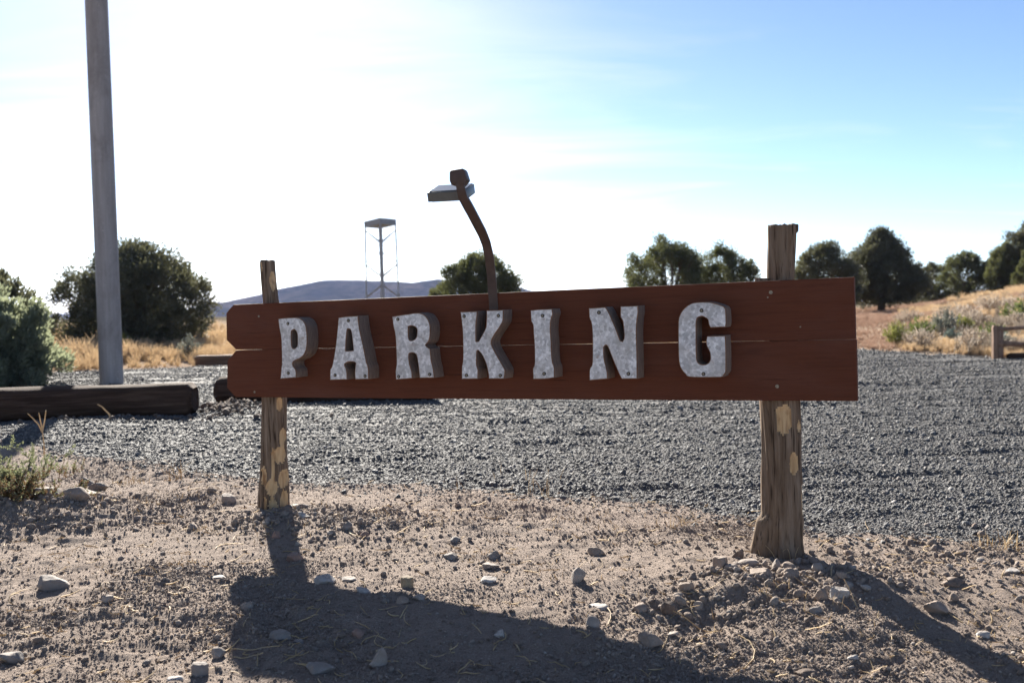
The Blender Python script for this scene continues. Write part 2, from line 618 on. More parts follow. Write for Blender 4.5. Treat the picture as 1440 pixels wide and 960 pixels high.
STONE_COL = {'grey': ((0.155, 0.140, 0.130), (0.275, 0.255, 0.24)), 'tan': ((0.20, 0.150, 0.118), (0.335, 0.268, 0.218)),
             'pale': ((0.245, 0.208, 0.180), (0.385, 0.338, 0.30)), 'white': ((0.32, 0.30, 0.285), (0.49, 0.465, 0.44)),
             'red': ((0.19, 0.112, 0.088), (0.315, 0.205, 0.168)), 'brown': ((0.085, 0.058, 0.043), (0.155, 0.112, 0.087)),
             'ochre': ((0.25, 0.185, 0.105), (0.36, 0.285, 0.18))}
for k_, (a_, b_) in STONE_COL.items():
    m = Mat('stone_' + k_, 0.85, 0.25)
    n1 = m.noise(22, 6, 0.65)
    n2 = m.noise(110, 4, 0.65)
    c = m.ramp(n1, [(0.32, a_), (0.68, b_)])
    c = m.mix(m.math('MULTIPLY', m.mask(n2, 0.56, 0.68), 0.35), c, tuple(x * 0.5 for x in a_))
    du = m.mask(m.noise(14, 5, 0.65, loc=(4, 4, 4)), 0.42, 0.62)
    c = m.mix(m.math('MULTIPLY', du, 0.7), c, (0.24, 0.185, 0.150))
    m.color(c).bump(m.math('ADD', n1, m.math('MULTIPLY', n2, 0.5)), 0.006, 0.8)
    MT['stone_' + k_] = m.m

# grass field soil
m = Mat('grass_soil', 1.0, 0.0)
n1 = m.noise(0.55, 5, 0.6)
n2 = m.noise(9, 5, 0.7)
c = m.ramp(n1, [(0.3, (0.270, 0.198, 0.155)), (0.5, (0.330, 0.255, 0.195)), (0.7, (0.38, 0.312, 0.235))])
c = m.mix(0.4, c, m.ramp(n2, [(0.3, (0.16, 0.11, 0.08)), (0.7, (0.36, 0.29, 0.21))]))
sy = m.n('ShaderNodeSeparateXYZ')
m.l(m.co, sy.inputs[0])
farf = m.math('MULTIPLY', m.math('SUBTRACT', sy.outputs[1], 52.0), 0.03)
farm = m.mask(farf, 0.0, 1.0)
scr = m.ramp(m.noise(0.03, 6, 0.65), [(0.35, (0.085, 0.075, 0.055)), (0.65, (0.170, 0.140, 0.100))])
c = m.mix(farm, c, scr)
m.color(c).bump(n2, 0.05, 0.8)
MT['grass_soil'] = m.m

m = Mat('hill_scrub', 1.0, 0.0)
n1 = m.noise(0.011, 6, 0.65)
n2 = m.noise(0.09, 4, 0.6)
c = m.ramp(n1, [(0.35, (0.028, 0.029, 0.028)), (0.65, (0.080, 0.066, 0.056))])
c = m.mix(m.math('MULTIPLY', m.mask(n2, 0.50, 0.58), 0.7), c, (0.016, 0.020, 0.017))
m.color(c)
MT['hill'] = m.m

MT['juniper'] = leafy('juniper_leaf', (0.066, 0.066, 0.046), (0.138, 0.135, 0.094), 0.25, 2.0, (0.14, 0.14, 0.07))
MT['juniper_warm'] = leafy('juniper_leaf_olive', (0.056, 0.060, 0.034), (0.118, 0.122, 0.070), 0.25, 2.0, (0.15, 0.16, 0.06))
MT['juniper_blue'] = leafy('juniper_leaf_blue_green', (0.100, 0.115, 0.088), (0.215, 0.235, 0.180), 0.36, 3.0, (0.30, 0.33, 0.20))
MT['sage_green'] = leafy('shrub_green', (0.060, 0.080, 0.030), (0.130, 0.150, 0.060), 0.3, 6.0, (0.16, 0.19, 0.06))
MT['shrub_yellow'] = leafy('shrub_yellow_green', (0.090, 0.100, 0.030), (0.190, 0.190, 0.065), 0.3, 6.0, (0.24, 0.25, 0.07))
MT['shrub_grey'] = leafy('shrub_grey_green', (0.120, 0.130, 0.105), (0.230, 0.235, 0.195), 0.25, 6.0)
MT['shrub_blue'] = leafy('shrub_blue_green', (0.100, 0.130, 0.115), (0.180, 0.220, 0.195), 0.25, 6.0)
MT['shrub_pale'] = leafy('shrub_pale_dry', (0.270, 0.215, 0.165), (0.470, 0.400, 0.325), 0.35, 6.0)
MT['sprig'] = leafy('sprig_leaf', (0.115, 0.128, 0.080), (0.220, 0.232, 0.150), 0.36, 9.0, (0.27, 0.29, 0.15))
MT['sprig_brown'] = leafy('sprig_leaf_dry', (0.140, 0.075, 0.038), (0.260, 0.150, 0.080), 0.3, 9.0)
MT['gold'] = leafy('grass_gold', (0.600, 0.475, 0.335), (0.830, 0.720, 0.560), 0.68, 0.8)
MT['gold_red'] = leafy('grass_rust', (0.470, 0.350, 0.285), (0.680, 0.540, 0.440), 0.62, 0.8)
MT['straw'] = leafy('straw', (0.46, 0.33, 0.18), (0.70, 0.56, 0.36), 0.3, 12.0)
m = Mat('bark', 0.9, 0.2)
g = m.noise(14, 5, 0.65, (2, 2, 0.3))
m.color(m.ramp(g, [(0.3, (0.050, 0.036, 0.027)), (0.7, (0.150, 0.112, 0.085))])).bump(g, 0.01, 0.8)
MT['bark'] = m.m
m = Mat('twig_brown', 0.8, 0.2)
m.color(m.ramp(m.noise(40, 3), [(0.3, (0.120, 0.070, 0.042)), (0.7, (0.235, 0.150, 0.098))]))
MT['twig'] = m.m

# ------------------------------------------------------------------ setting: ground sheet cut into dirt, gravel and grass


def axis(fine_a, fine_b, step, lo, hi, g_lo, g_hi):
    a = list(np.arange(fine_a, fine_b + step * 0.5, step))
    s, v = step, a[-1]
    while v < hi:
        s *= g_hi
        v += s
        a.append(v)
    s, v, pre = step, a[0], []
    while v > lo:
        s *= g_lo
        v -= s
        pre.append(v)
    return np.array(pre[::-1] + a)


gx = axis(-3.3, 3.3, 0.0155, -5000, 5000, 1.055, 1.055)
gy = axis(2.35, 5.9, 0.0145, -80, 6500, 1.18, 1.026)
X, Y = np.meshgrid(gx, gy)
Z = height(X, Y)
nx, ny = len(gx), len(gy)
V = np.stack([X.ravel(), Y.ravel(), Z.ravel()], 1)
ii, jj = np.meshgrid(np.arange(nx - 1), np.arange(ny - 1))
a0 = (jj * nx + ii).ravel()
F = np.stack([a0, a0 + 1, a0 + 1 + nx, a0 + nx], 1)
fc = V[F].mean(1)
gm = gravel_mask(fc[:, 0], fc[:, 1])
far = np.interp(fc[:, 0], FAR_X, FAR_Y)
is_gravel = gm > 0
is_grass = (~is_gravel) & (fc[:, 1] > np.minimum(far - 1.0, 15.5)) & (fc[:, 1] > 10.2)
for nm, sel, mt in (('gravel_lot', is_gravel, 'gravel'), ('grass_field', is_grass, 'grass_soil'), ('dirt_ground', ~(is_gravel | is_grass), 'dirt')):
    f = F[sel]
    used, inv = np.unique(f, return_inverse=True)
    me = np_mesh(nm, V[used], inv.reshape(f.shape))
    o = link_mesh(nm, me, MT[mt], smooth=True)
    tag(o, kind='structure')

# hills far behind
prof_x = np.array([-2600, -1500, -985, -690, -520, -460, -416, -352, -298, -255, -212, -169, -127, -105, -62, 2, 87, 194, 400, 900])
prof_z = np.array([-24, -20, -14, -12, -12, -9, 1, 13, 25, 32, 31, 27, 28, 31, 28, 19, -7, -29, -36, -38.0])
hx = np.linspace(-2600, 900, 420)
ht = np.linspace(0, 1.6, 44)
HX, HT = np.meshgrid(hx, ht)
HY = 760 + HT * 740 + 60 * vnoise(HX * 0.004, HT * 0 + 2.0, 41)
ridge = np.interp(HX, prof_x, prof_z) + 2.2 * fbm(HX * 0.03, HT * 0 + 1.0, 4, 42)
prof = np.where(HT < 1, sstep(0, 1, HT) ** 0.8, 1 - 0.5 * sstep(1, 1.6, HT))
rav = (1 - np.abs(fbm(HX * 0.012, HT * 2.0, 4, 43)) - 0.6) * 16 * np.clip(prof, 0, 1) * (1 - sstep(0.75, 1.0, HT)) * np.clip((ridge + 36) / 60, 0, 1)
HZ = -38 + (ridge + 38) * prof + rav
HV = np.stack([HX.ravel(), HY.ravel(), HZ.ravel()], 1)
ii, jj = np.meshgrid(np.arange(len(hx) - 1), np.arange(len(ht) - 1))
a0 = (jj * len(hx) + ii).ravel()
hills = link_mesh('hills', np_mesh('hills', HV, np.stack([a0, a0 + 1, a0 + 1 + len(hx), a0 + len(hx)], 1)), MT['hill'], smooth=True)
tag(hills, kind='structure')

# ------------------------------------------------------------------ the parking sign
SU = Vector((0.90477916, -0.42558267, 0.01593916)).normalized()
SW = Vector((-0.01299109, 0.00982882, 0.9998673)).normalized()
SN = SW.cross(SU).normalized()
SO = Vector((-1.42178518, 5.03990484, 0.581435534))
OFF = Vector((1.5, 0.0, -0.60))                 # the sign's own origin in board coordinates
sign = empty('parking_sign')
Ms = Matrix((SU, SN, SW)).transposed().to_4x4()
Ms.translation = SO + SU * OFF.x + SN * OFF.y + SW * OFF.z
sign.matrix_world = Ms
tag(sign, 'long brown two plank board with tin faced letters spelling PARKING, on two log posts', 'sign')


def P3(u, n, w):
    return (u - OFF.x, n - OFF.y, w - OFF.z)


TH = 0.038


def gap(u):
    return 0.0017 + 0.0040 * max(0.0, float(vnoise(u * 3.1, 0.5, 51)) + 0.22 * float(vnoise(u * 19, 0.5, 52))) + 0.004 * math.exp(-(u / 0.07) ** 2)


def plank(outline):
    mb = MB()
    mb.prism([(u - OFF.x, w - OFF.z) for u, w in outline], 0.0, TH)
    es = [e for e in mb.bm.edges if abs(e.verts[0].co.y - e.verts[1].co.y) < 1e-6]
    bmesh.ops.bevel(mb.bm, geom=es, offset=0.0038, segments=2, affect='EDGES', profile=0.5)
    return mb.build('plank', MT['plank'], sign)


us = np.linspace(3.008, 0.03, 70)
crack = lambda u: 0.2372 - 0.0010 * u
top = [(0.027, 0.4665), (3.0105, 0.4702), (3.0105, crack(3.01) + gap(3.01) / 2)] + [(float(u), crack(u) + gap(u) / 2) for u in us[1:]] + [(-0.027, 0.288), (-0.022, 0.4257)]
plank(top)
low = [(float(u), crack(u) - gap(u) / 2) for u in us[::-1]] + [(3.013, crack(3.01) - 0.001), (3.012, 0.0005), (1.5, -0.0015), (0.014, -0.001), (-0.0386, 0.0458), (-0.028, 0.1836)]
plank(low)
# fastening screws and nail holes of the planks
for (u, w, r_) in ((0.186, 0.403, 0.0055), (0.138, 0.0247, 0.006), (2.700, 0.4245, 0.0072), (2.6877, 0.4055, 0.003), (2.8092, 0.2869, 0.003), (2.715, 0.0566, 0.0072)):
    mb = MB()
    mb.tube([P3(u, 0.002, w), P3(u, -0.0012, w)], r_, 12)
    mb.build('plank_screw', MT['screw'], sign)

# outlines in millimetres on the board: outer edge, hole, screws
LETTERS = {
    'P': ([(376,388),(415,391),(478,391),(498,388),(519,377),(531,362),(538,343),(541,305),(539,263),(531,233),(518,212),(493,195),(470,188),(455,181),(450,170),(453,157),(462,147),(468,134),(468,103),(372,97),(376,119),(381,149),(386,175),(388,235),(387,299),(380,338),(377,364)],
          [(469,334),(479,325),(485,306),(483,264),(478,251),(462,242),(452,245),(448,260),(449,320),(456,330)], [(433,363),(423,125)]),
    'A': ([(725,384),(773,388),(834,389),(835,369),(839,332),(847,290),(855,257),(865,204),(871,171),(879,150),(879,95),(805,93),(804,122),(806,142),(811,171),(797,176),(767,175),(749,166),(749,157),(756,147),(760,130),(759,93),(663,91),(666,139),(679,160),(698,231),(714,314)],
          [(773,330),(789,328),(795,308),(802,229),(758,227),(762,271),(768,313)], [(781,368),(694,114),(861,110)]),
    'R': ([(1019,380),(1058,385),(1114,390),(1142,393),(1170,390),(1192,379),(1207,359),(1215,335),(1215,303),(1211,279),(1203,261),(1188,248),(1195,240),(1211,231),(1212,212),(1215,176),(1222,148),(1228,100),(1151,99),(1149,128),(1146,164),(1141,196),(1134,209),(1115,214),(1101,210),(1099,193),(1101,165),(1108,141),(1113,120),(1112,98),(1026,92),(1025,129),(1032,165),(1033,206),(1033,266),(1030,307),(1023,339)],
          [(1103,333),(1121,335),(1139,329),(1147,318),(1145,292),(1137,277),(1116,269),(1104,273),(1101,297)], [(1050,367),(1042,107),(1205,116)]),
    'K': ([(1371,391),(1454,391),(1453,372),(1446,329),(1443,259),(1456,260),(1490,312),(1496,336),(1500,393),(1581,393),(1578,349),(1563,322),(1525,273),(1519,242),(1543,196),(1573,145),(1579,126),(1573,95),(1498,95),(1497,119),(1488,161),(1470,200),(1453,220),(1446,218),(1442,158),(1448,135),(1446,95),(1365,94),(1368,147),(1375,182),(1378,256),(1378,315),(1375,354)],
          [], [(1390,371),(1557,369),(1391,112),(1556,110)]),
    'I': ([(1709,387),(1748,390),(1808,390),(1811,369),(1803,346),(1798,305),(1800,249),(1800,193),(1803,163),(1810,142),(1809,99),(1766,94),(1710,93),(1710,137),(1719,160),(1721,231),(1719,288),(1718,326),(1710,340)],
          [], [(1765,362),(1763,117)]),
    'N': ([(1973,388),(2045,390),(2056,376),(2081,320),(2106,251),(2116,247),(2123,270),(2119,331),(2110,346),(2111,391),(2186,391),(2186,362),(2180,329),(2176,269),(2176,194),(2174,94),(2108,93),(2099,107),(2075,164),(2051,226),(2041,233),(2034,226),(2034,180),(2041,146),(2046,119),(2046,94),(1965,87),(1968,135),(1980,158),(1984,234),(1985,300),(1980,334),(1974,346)],
          [], [(2018,368),(2137,115)]),
    'G': ([(2388,383),(2411,394),(2448,397),(2485,394),(2514,385),(2536,375),(2542,366),(2543,311),(2539,295),(2480,294),(2473,306),(2470,326),(2458,335),(2447,340),(2432,336),(2425,322),(2422,241),(2422,172),(2430,155),(2448,150),(2465,155),(2475,171),(2474,197),(2469,209),(2462,224),(2460,241),(2465,262),(2538,263),(2539,203),(2537,134),(2534,116),(2524,105),(2513,99),(2395,100),(2373,113),(2356,135),(2348,169),(2348,243),(2351,324),(2357,346),(2369,366)],
          [], [(2447,363),(2447,113)]),
}



def smooth_outline(pts, per=0.006, sharp=48):
    """Catmull-Rom through the traced points, keeping hard corners"""
    P = [np.array(p, float) / 1000 for p in pts]
    n = len(P)
    hard = []
    for i in range(n):
        a, b = P[i] - P[i - 1], P[(i + 1) % n] - P[i]
        ang = math.degrees(math.acos(max(-1, min(1, a @ b / (np.linalg.norm(a) * np.linalg.norm(b) + 1e-9)))))
        hard.append(ang > sharp)
    out = []
    for i in range(n):
        p1, p2 = P[i], P[(i + 1) % n]
        p0 = p1 - (p2 - p1) if hard[i] else P[i - 1]
        p3 = p2 + (p2 - p1) if hard[(i + 1) % n] else P[(i + 2) % n]
        k = max(1, int(np.linalg.norm(p2 - p1) / per))
        for j in range(k):
            t = j / k
            out.append(0.5 * (2 * p1 + (p2 - p0) * t + (2 * p0 - 5 * p1 + 4 * p2 - p3) * t * t + (3 * p1 - p0 - 3 * p2 + p3) * t ** 3))
    return out


def area(o):
    return 0.5 * sum(a[0] * b[1] - b[0] * a[1] for a, b in zip(o, o[1:] + o[:1]))


def inset(o, d):
    """move the outline inwards by d (outwards for d < 0)"""
    s = 1 if area(o) > 0 else -1
    n = len(o)
    r = []
    for i in range(n):
        t = o[(i + 1) % n] - o[i - 1]
        t = t / (np.linalg.norm(t) + 1e-9)
        r.append(o[i] + np.array((-t[1], t[0])) * s * d)
    return r


def slab_with_hole(name, outer, hole, y0, y1, mats, parent, warp=0.0):
    bm = bmesh.new()
    loops = [outer] + ([hole] if hole else [])
    es, rims = [], []
    for lp in loops:
        vs = [bm.verts.new((p[0] - OFF.x, y1, p[1] - OFF.z)) for p in lp]
        rims.append(vs)
        es += [bm.edges.new((vs[i], vs[(i + 1) % len(vs)])) for i in range(len(vs))]
    bmesh.ops.triangle_fill(bm, use_beauty=True, use_dissolve=False, edges=es, normal=(0, -1, 0))
    front = bm.faces[:]
    for vs in rims:
        bk = [bm.verts.new((v.co.x, y0, v.co.z)) for v in vs]
        for i in range(len(vs)):
            j = (i + 1) % len(vs)
            f = bm.faces.new((vs[i], vs[j], bk[j], bk[i]))
    if warp:
        for v in bm.verts:
            v.co.y += warp * float(vnoise(v.co.x * 18, v.co.z * 18, 61))
    bmesh.ops.recalc_face_normals(bm, faces=bm.faces[:])
    # the sheet is open at its back where it is fixed; make sure the front looks outwards
    if front and sum(f.normal.y for f in front if f.is_valid) > 0:
        bmesh.ops.reverse_faces(bm, faces=bm.faces[:])
    me = bpy.data.meshes.new(name)
    bm.to_mesh(me)
    bm.free()
    return link_mesh(name, me, mats, parent)


D_L = 0.090
for ch, (outer, hole, screws) in LETTERS.items():
    ol = smooth_outline(outer)
    hl = smooth_outline(hole) if hole else None
    let = slab_with_hole('letter', ol, hl, 0.0, -(D_L - 0.004), MT['barn'], sign)
    let['label'] = 'thick wooden letter %s with a tin face' % ch
    slab_with_hole('wood_rim', inset(ol, 0.0004), inset(hl, -0.0004) if hl else None, -(D_L - 0.0045), -(D_L - 0.0015), MT['rim'], let)
    slab_with_hole('metal_face', inset(ol, 0.0034), inset(hl, -0.0034) if hl else None, -(D_L - 0.003), -D_L, MT['tin'], let, 0.0006)
    for (u, w) in screws:
        u, w = u / 1000, w / 1000
        mb = MB()
        mb.tube([P3(u, -D_L + 0.001, w), P3(u, -D_L - 0.0022, w)], 0.0078, 14)
        k0 = len(mb.bm.faces)
        mb.tube([P3(u, -D_L - 0.0015, w), P3(u, -D_L - 0.0034, w)], 0.0046, 12)
        mb.bm.faces.ensure_lookup_table()
        for f in mb.bm.faces[:k0]:
            f.material_index = 1
        mb.build('screw', [MT['screw'], MT['slot']], let)


def log_post(keys, lat, facing, patches, seed, step=None, chip=None, knots=()):
    """keys: (u, w, radius) along the axis, 0.1 m behind the board front; patches: (s, w, half width, half height)"""
    ku = np.array(keys)
    rows, seg = 190, 72
    w = np.linspace(ku[-1, 1], ku[0, 1], rows)
    u_ax = np.interp(w, ku[::-1, 1], ku[::-1, 0]) + 0.004 * vnoise(w * 5, w * 0, seed)
    rad = np.interp(w, ku[::-1, 1], ku[::-1, 2])
    th = np.linspace(0, 2 * math.pi, seg, endpoint=False)
    TH_, W_ = np.meshgrid(th, w)
    c, s = np.cos(TH_), np.sin(TH_)
    RR = np.repeat(rad[:, None], seg, 1)
    g = (0.075 * vnoise(c * 1.6 + W_ * 2.3, s * 1.6 - W_ * 1.6, seed + 1) + 0.045 * vnoise(c * 4 + W_ * 3.0, s * 5 - W_ * 1.6, seed + 2)
         - 0.050 * np.clip(0.25 - np.abs(vnoise(c * 6.5 + W_ * 0.7, s * 6.5 - W_ * 0.5, seed + 3)), 0, 1) * 4 * 1.0
         + 0.020 * vnoise(c * 16 + W_ * 3, s * 16, seed + 4))
    RR = RR * (1 + g)
    la = np.array(lat)
    fa = np.array(facing)
    sl = c * la[0] + s * la[1]            # -1 (left) .. 1 (right) as seen from the front
    fr = c * fa[0] + s * fa[1]
    if step:
        RR = RR * (1 + step[1] * sstep(-0.45, -0.75, sl) * sstep(step[0] + 0.012, step[0] - 0.012, W_ + 0.012 * vnoise(TH_ * 4, W_ * 0, seed + 5)))
    if chip:
        RR = RR * (1 + 0.13 * sstep(0.80, 0.97, sl) * sstep(chip, chip + 0.004, W_))
    S_ = RR * sl
    inside = np.zeros_like(W_)
    for (ps, pw, hs, hh) in patches:
        d = np.sqrt(((S_ - ps) / hs) ** 2 + ((W_ - pw) / hh) ** 2) + 0.17 * vnoise(S_ * 75 + seed, W_ * 18, seed + 6) + 0.08 * vnoise(S_ * 240, W_ * 26, seed + 10)
        inside = np.maximum(inside, (1.12 - d) * (fr > 0.05))
    RR = RR - 0.0065 * sstep(0.0, 0.2, inside) + 0.003 * np.exp(-(inside / 0.12) ** 2) * (inside > -0.4) * (inside != 0)
    top_rag = 0.006 * vnoise(TH_[-1] * 3, TH_[-1] * 0, seed + 7) + 0.004 * vnoise(TH_[-1] * 9, TH_[-1] * 0, seed + 8)
    W2 = W_.copy()
    W2[-1] += top_rag
    PX = u_ax[:, None] + RR * c
    PN = 0.10 + RR * s
    verts = np.stack([PX - OFF.x, PN - OFF.y, W2 - OFF.z], 2).reshape(-1, 3)
    nf = []
    ii, jj = np.meshgrid(np.arange(seg), np.arange(rows - 1))
    ii, jj = ii.ravel(), jj.ravel()
    F_ = np.stack([jj * seg + ii, jj * seg + (ii + 1) % seg, (jj + 1) * seg + (ii + 1) % seg, (jj + 1) * seg + ii], 1)
    base = (rows - 1) * seg
    ext, caps = [], []
    prev = np.arange(base, base + seg)
    nv = len(verts)
    for k, f in enumerate((0.8, 0.5, 0.2)):
        ring = np.stack([u_ax[-1] + RR[-1] * f * c[-1] - OFF.x, 0.10 + RR[-1] * f * s[-1] - OFF.y,
                         np.full(seg, w[-1]) + 0.004 * (1 - f) + top_rag * f + 0.003 * vnoise(c[-1] * f * 6, s[-1] * f * 6, seed + 9) - OFF.z], 1)
        idx = np.arange(nv, nv + seg)
        nv += seg
        ext.append(ring)
        caps.append(np.stack([prev, np.roll(prev, -1), np.roll(idx, -1), idx], 1))
        prev = idx
    verts = np.concatenate([verts] + ext)
    F_all = np.concatenate([F_] + caps)
    me = np_mesh('post', verts, F_all)
    mi = np.zeros(len(F_all), dtype=np.int32)
    ins_f = (inside.ravel()[F_[:, 0]] > 0.02)
    mi[:len(F_)] = ins_f
    for (ps, pw, hs, hh) in knots:
        dk = np.sqrt(((S_ - ps) / hs) ** 2 + ((W_ - pw) / hh) ** 2) + 0.2 * vnoise(S_ * 160, W_ * 160, seed + 12)
        ring = (dk < 0.62) & (fr > 0.05)
        mi[:len(F_)][ring.ravel()[F_[:, 0]]] = 2
    o = link_mesh('post', me, [MT['cedar'], MT['peeled'], MT['knot']], sign, smooth=True)
    me.polygons.foreach_set('material_index', mi)
    me.update()
    return o


def lp(x, y, hx_, hy_):
    if y > 500:
        return ((x - 385.5) * 0.00354, -0.017 - (y - 560) * 0.003658, hx_ * 0.00354, hy_ * 0.003658)
    return ((x - 377.5) * 0.00354, 0.681 - (y - 367) * 0.0036, hx_ * 0.00354, hy_ * 0.0036)


p_left = [lp(*a) for a in ((392, 568, 4, 8), (397, 614, 4.5, 11), (393, 639, 8.5, 11), (370, 667, 4.5, 11), (399, 672, 7, 12), (382, 683, 7.5, 11),
                           (383, 708, 5.5, 11), (383, 655, 2.5, 25), (399, 702, 5, 12), (372, 708, 2.5, 12), (383, 397, 4.5, 12), (367, 377, 3, 6))]
o = log_post([(0.174, 0.681, 0.039), (0.183, 0.472, 0.041), (0.181, 0.25, 0.052), (0.176, -0.017, 0.064), (0.170, -0.15, 0.066), (0.160, -0.33, 0.069),
              (0.150, -0.50, 0.079), (0.145, -0.60, 0.082), (0.14, -0.80, 0.085)], (0.78, 0.62), (0.62, -0.78), p_left, 71)
o['label'] = 'thinner log post with many pale peeled knots'
rp = lambda x, y, a, b: ((x - 1096.5) * 0.00276, -0.012 - (y - 564) * 0.002883, a * 0.00276, b * 0.002883)
p_right = [rp(1101, 589, 11, 20), rp(1113, 650, 4.5, 15), rp(1125.5, 700, 2.0, 22), rp(1122, 600, 2, 8)]
o = log_post([(2.730, 0.688, 0.056), (2.722, 0.483, 0.054), (2.711, 0.25, 0.066), (2.702, -0.012, 0.079), (2.705, -0.25, 0.0745), (2.708, -0.46, 0.079),
              (2.693, -0.57, 0.090), (2.688, -0.67, 0.108), (2.69, -0.88, 0.10)], (0.984, 0.178), (0.178, -0.984), p_right, 83, step=(-0.475, 0.15), chip=0.655)
o['label'] = 'thicker log post with a sawn step near its foot'
mb = MB()
mb.box(P3(2.655, 0.060, 0.472), (0.05, 0.035, 0.022), Matrix.Rotation(R(4), 3, 'Y'), 0.003)
mb.build('wood_shim', MT['cedar'], sign)

# ------------------------------------------------------------------ lamp on a bent arm behind the board
lamp = empty('bent_lamp', (-0.075, 4.44, 0.74))
tag(lamp, 'brown lamp on a bent arm rising behind the signboard between the letters K and R', 'lamp')
lo = Vector(lamp.location)


def L3(x, y, z):
    return Vector((x, y, z)) - lo


path = [(-0.072, 4.425, 0.74), (-0.073, 4.42, 0.85), (-0.079, 4.415, 1.05), (-0.085, 4.405, 1.16), (-0.091, 4.39, 1.232), (-0.103, 4.372, 1.292), (-0.118, 4.35, 1.334),
        (-0.137, 4.325, 1.372), (-0.163, 4.30, 1.424), (-0.182, 4.285, 1.460), (-0.196, 4.272, 1.487), (-0.203, 4.262, 1.520), (-0.206, 4.262, 1.545)]
mb = MB()
mb.tube([L3(*p) for p in path], [0.028] * 10 + [0.027, 0.026, 0.024], 4, square=True)
es = [e for e in mb.bm.edges if len(e.link_faces) == 2 and e.calc_face_angle(0) > R(50)]
bmesh.ops.bevel(mb.bm, geom=es, offset=0.005, segments=2, affect='EDGES', profile=0.5)
mb.build('bent_arm', MT['lamp_brown'], lamp, True)
Rh = Matrix.Rotation(R(-17), 3, 'Z') @ Matrix.Rotation(R(18.5), 3, 'X')
hc = L3(-0.2475, 4.355, 1.512)
head = MB()
head.box(hc, (0.172, 0.130, 0.043), Rh, 0.004)
ho = head.build('lamp_head', MT['lamp_grey'], lamp, True)
mb = MB()
mb.box(hc + Rh @ Vector((0, 0, -0.0225)), (0.150, 0.108, 0.004), Rh, 0.001)
mb.build('lamp_glass', MT['lamp_glass'], ho)
mb = MB()
mb.box(hc + Rh @ Vector((0, 0, 0.0225)), (0.160, 0.118, 0.004), Rh, 0.001)
mb.build('solar_panel', MT['solar'], ho)
mb = MB()
mb.box(hc + Rh @ Vector((0.0, -0.066, 0.0)), (0.176, 0.006, 0.040), Rh, 0.002)
mb.build('front_frame', MT['lamp_grey'], ho)
kn = MB()
prof_k = [(-0.028, -0.014), (-0.036, 0.005), (-0.035, 0.042), (-0.029, 0.049), (0.024, 0.054), (0.030, 0.046), (0.042, 0.006), (0.018, -0.020)]
kn.prism([(a, b) for a, b in prof_k], -0.030, 0.030)
es = kn.bm.edges[:]
bmesh.ops.bevel(kn.bm, geom=es, offset=0.004, segments=2, affect='EDGES', profile=0.5)
bmesh.ops.transform(kn.bm, matrix=Matrix.Translation(L3(-0.209, 4.275, 1.548)) @ Matrix.Rotation(R(-12), 4, 'Z'), verts=kn.bm.verts[:])
kn.build('arm_bracket', MT['lamp_brown'], lamp, True)

# ------------------------------------------------------------------ pole, timbers, rails, tower
mb = MB()
pz = hz(-5.44, 13.47)
mb.tube([(0, 0, -0.5), (0, 0, 0.0), (0.0, 0, 2.5), (0.0, 0, 5.2), (0, 0, 9.4)], [0.154, 0.153, 0.149, 0.144, 0.135], 40)
pole = mb.build('utility_pole', MT['pole'], None, True)
pole.location = (-5.44, 13.47, pz)
tag(pole, 'tall weathered grey pole standing in the gravel behind the dark timber', 'pole')


def timber(name, a, b, r, mat, label, seed, sq=0.75, cat='timber', group=None):
    a, b = Vector(a), Vector(b)
    L = (b - a).length
    rows, seg = 60, 28
    t = np.linspace(0, 1, rows)
    th = np.linspace(0, 2 * math.pi, seg, endpoint=False) + 0.1
    T, A = np.meshgrid(t, th, indexing='ij')
    ca, sa = np.cos(A), np.sin(A)
    sup = (np.abs(ca) ** 4 + np.abs(sa) ** 4) ** -0.25
    rr = r * (sup * sq + (1 - sq)) * (1 + 0.05 * vnoise(T * L * 1.5, A * 1.5, seed) + 0.025 * vnoise(T * L * 5, A * 3, seed + 1) + 0.015 * vnoise(T * L * 2, A * 9, seed + 2))
    dd = np.minimum(T, 1 - T) * L
    rr = rr * np.where(dd < 0.07, np.sqrt(np.clip(1 - (1 - dd / 0.07) ** 2, 0, 1)) * 0.30 + 0.70, 1)
    verts = np.stack([(T - 0.5) * L, rr * ca, rr * sa], 2).reshape(-1, 3)
    ii, jj = np.meshgrid(np.arange(seg), np.arange(rows - 1))
    ii, jj = ii.ravel(), jj.ravel()
    F_ = np.stack([jj * seg + ii, (jj + 1) * seg + ii, (jj + 1) * seg + (ii + 1) % seg, jj * seg + (ii + 1) % seg], 1)
    ex, fx = [], []
    nv = len(verts)
    for row, sgn in ((0, -1), (rows - 1, 1)):
        prev = np.arange(row * seg, row * seg + seg)
        for f in (0.6, 0.15):
            ring = np.stack([np.full(seg, sgn * L * 0.5) + 0.006 * vnoise(ca[0] * f * 5, sa[0] * f * 5, seed + 5), rr[row] * f * ca[0], rr[row] * f * sa[0]], 1)
            idx = np.arange(nv, nv + seg)
            nv += seg
            ex.append(ring)
            q = np.stack([prev, np.roll(prev, -1), np.roll(idx, -1), idx], 1)
            fx.append(q if sgn > 0 else q[:, ::-1])
            prev = idx
    o = link_mesh(name, np_mesh(name, np.concatenate([verts] + ex), np.concatenate([F_] + fx)), MT[mat], None, True)
    mid = (a + b) / 2
    o.location = mid
    d = b - a
    o.rotation_euler = Vector((1, 0, 0)).rotation_difference(d).to_euler()
    tag(o, label, cat, group)
    return o


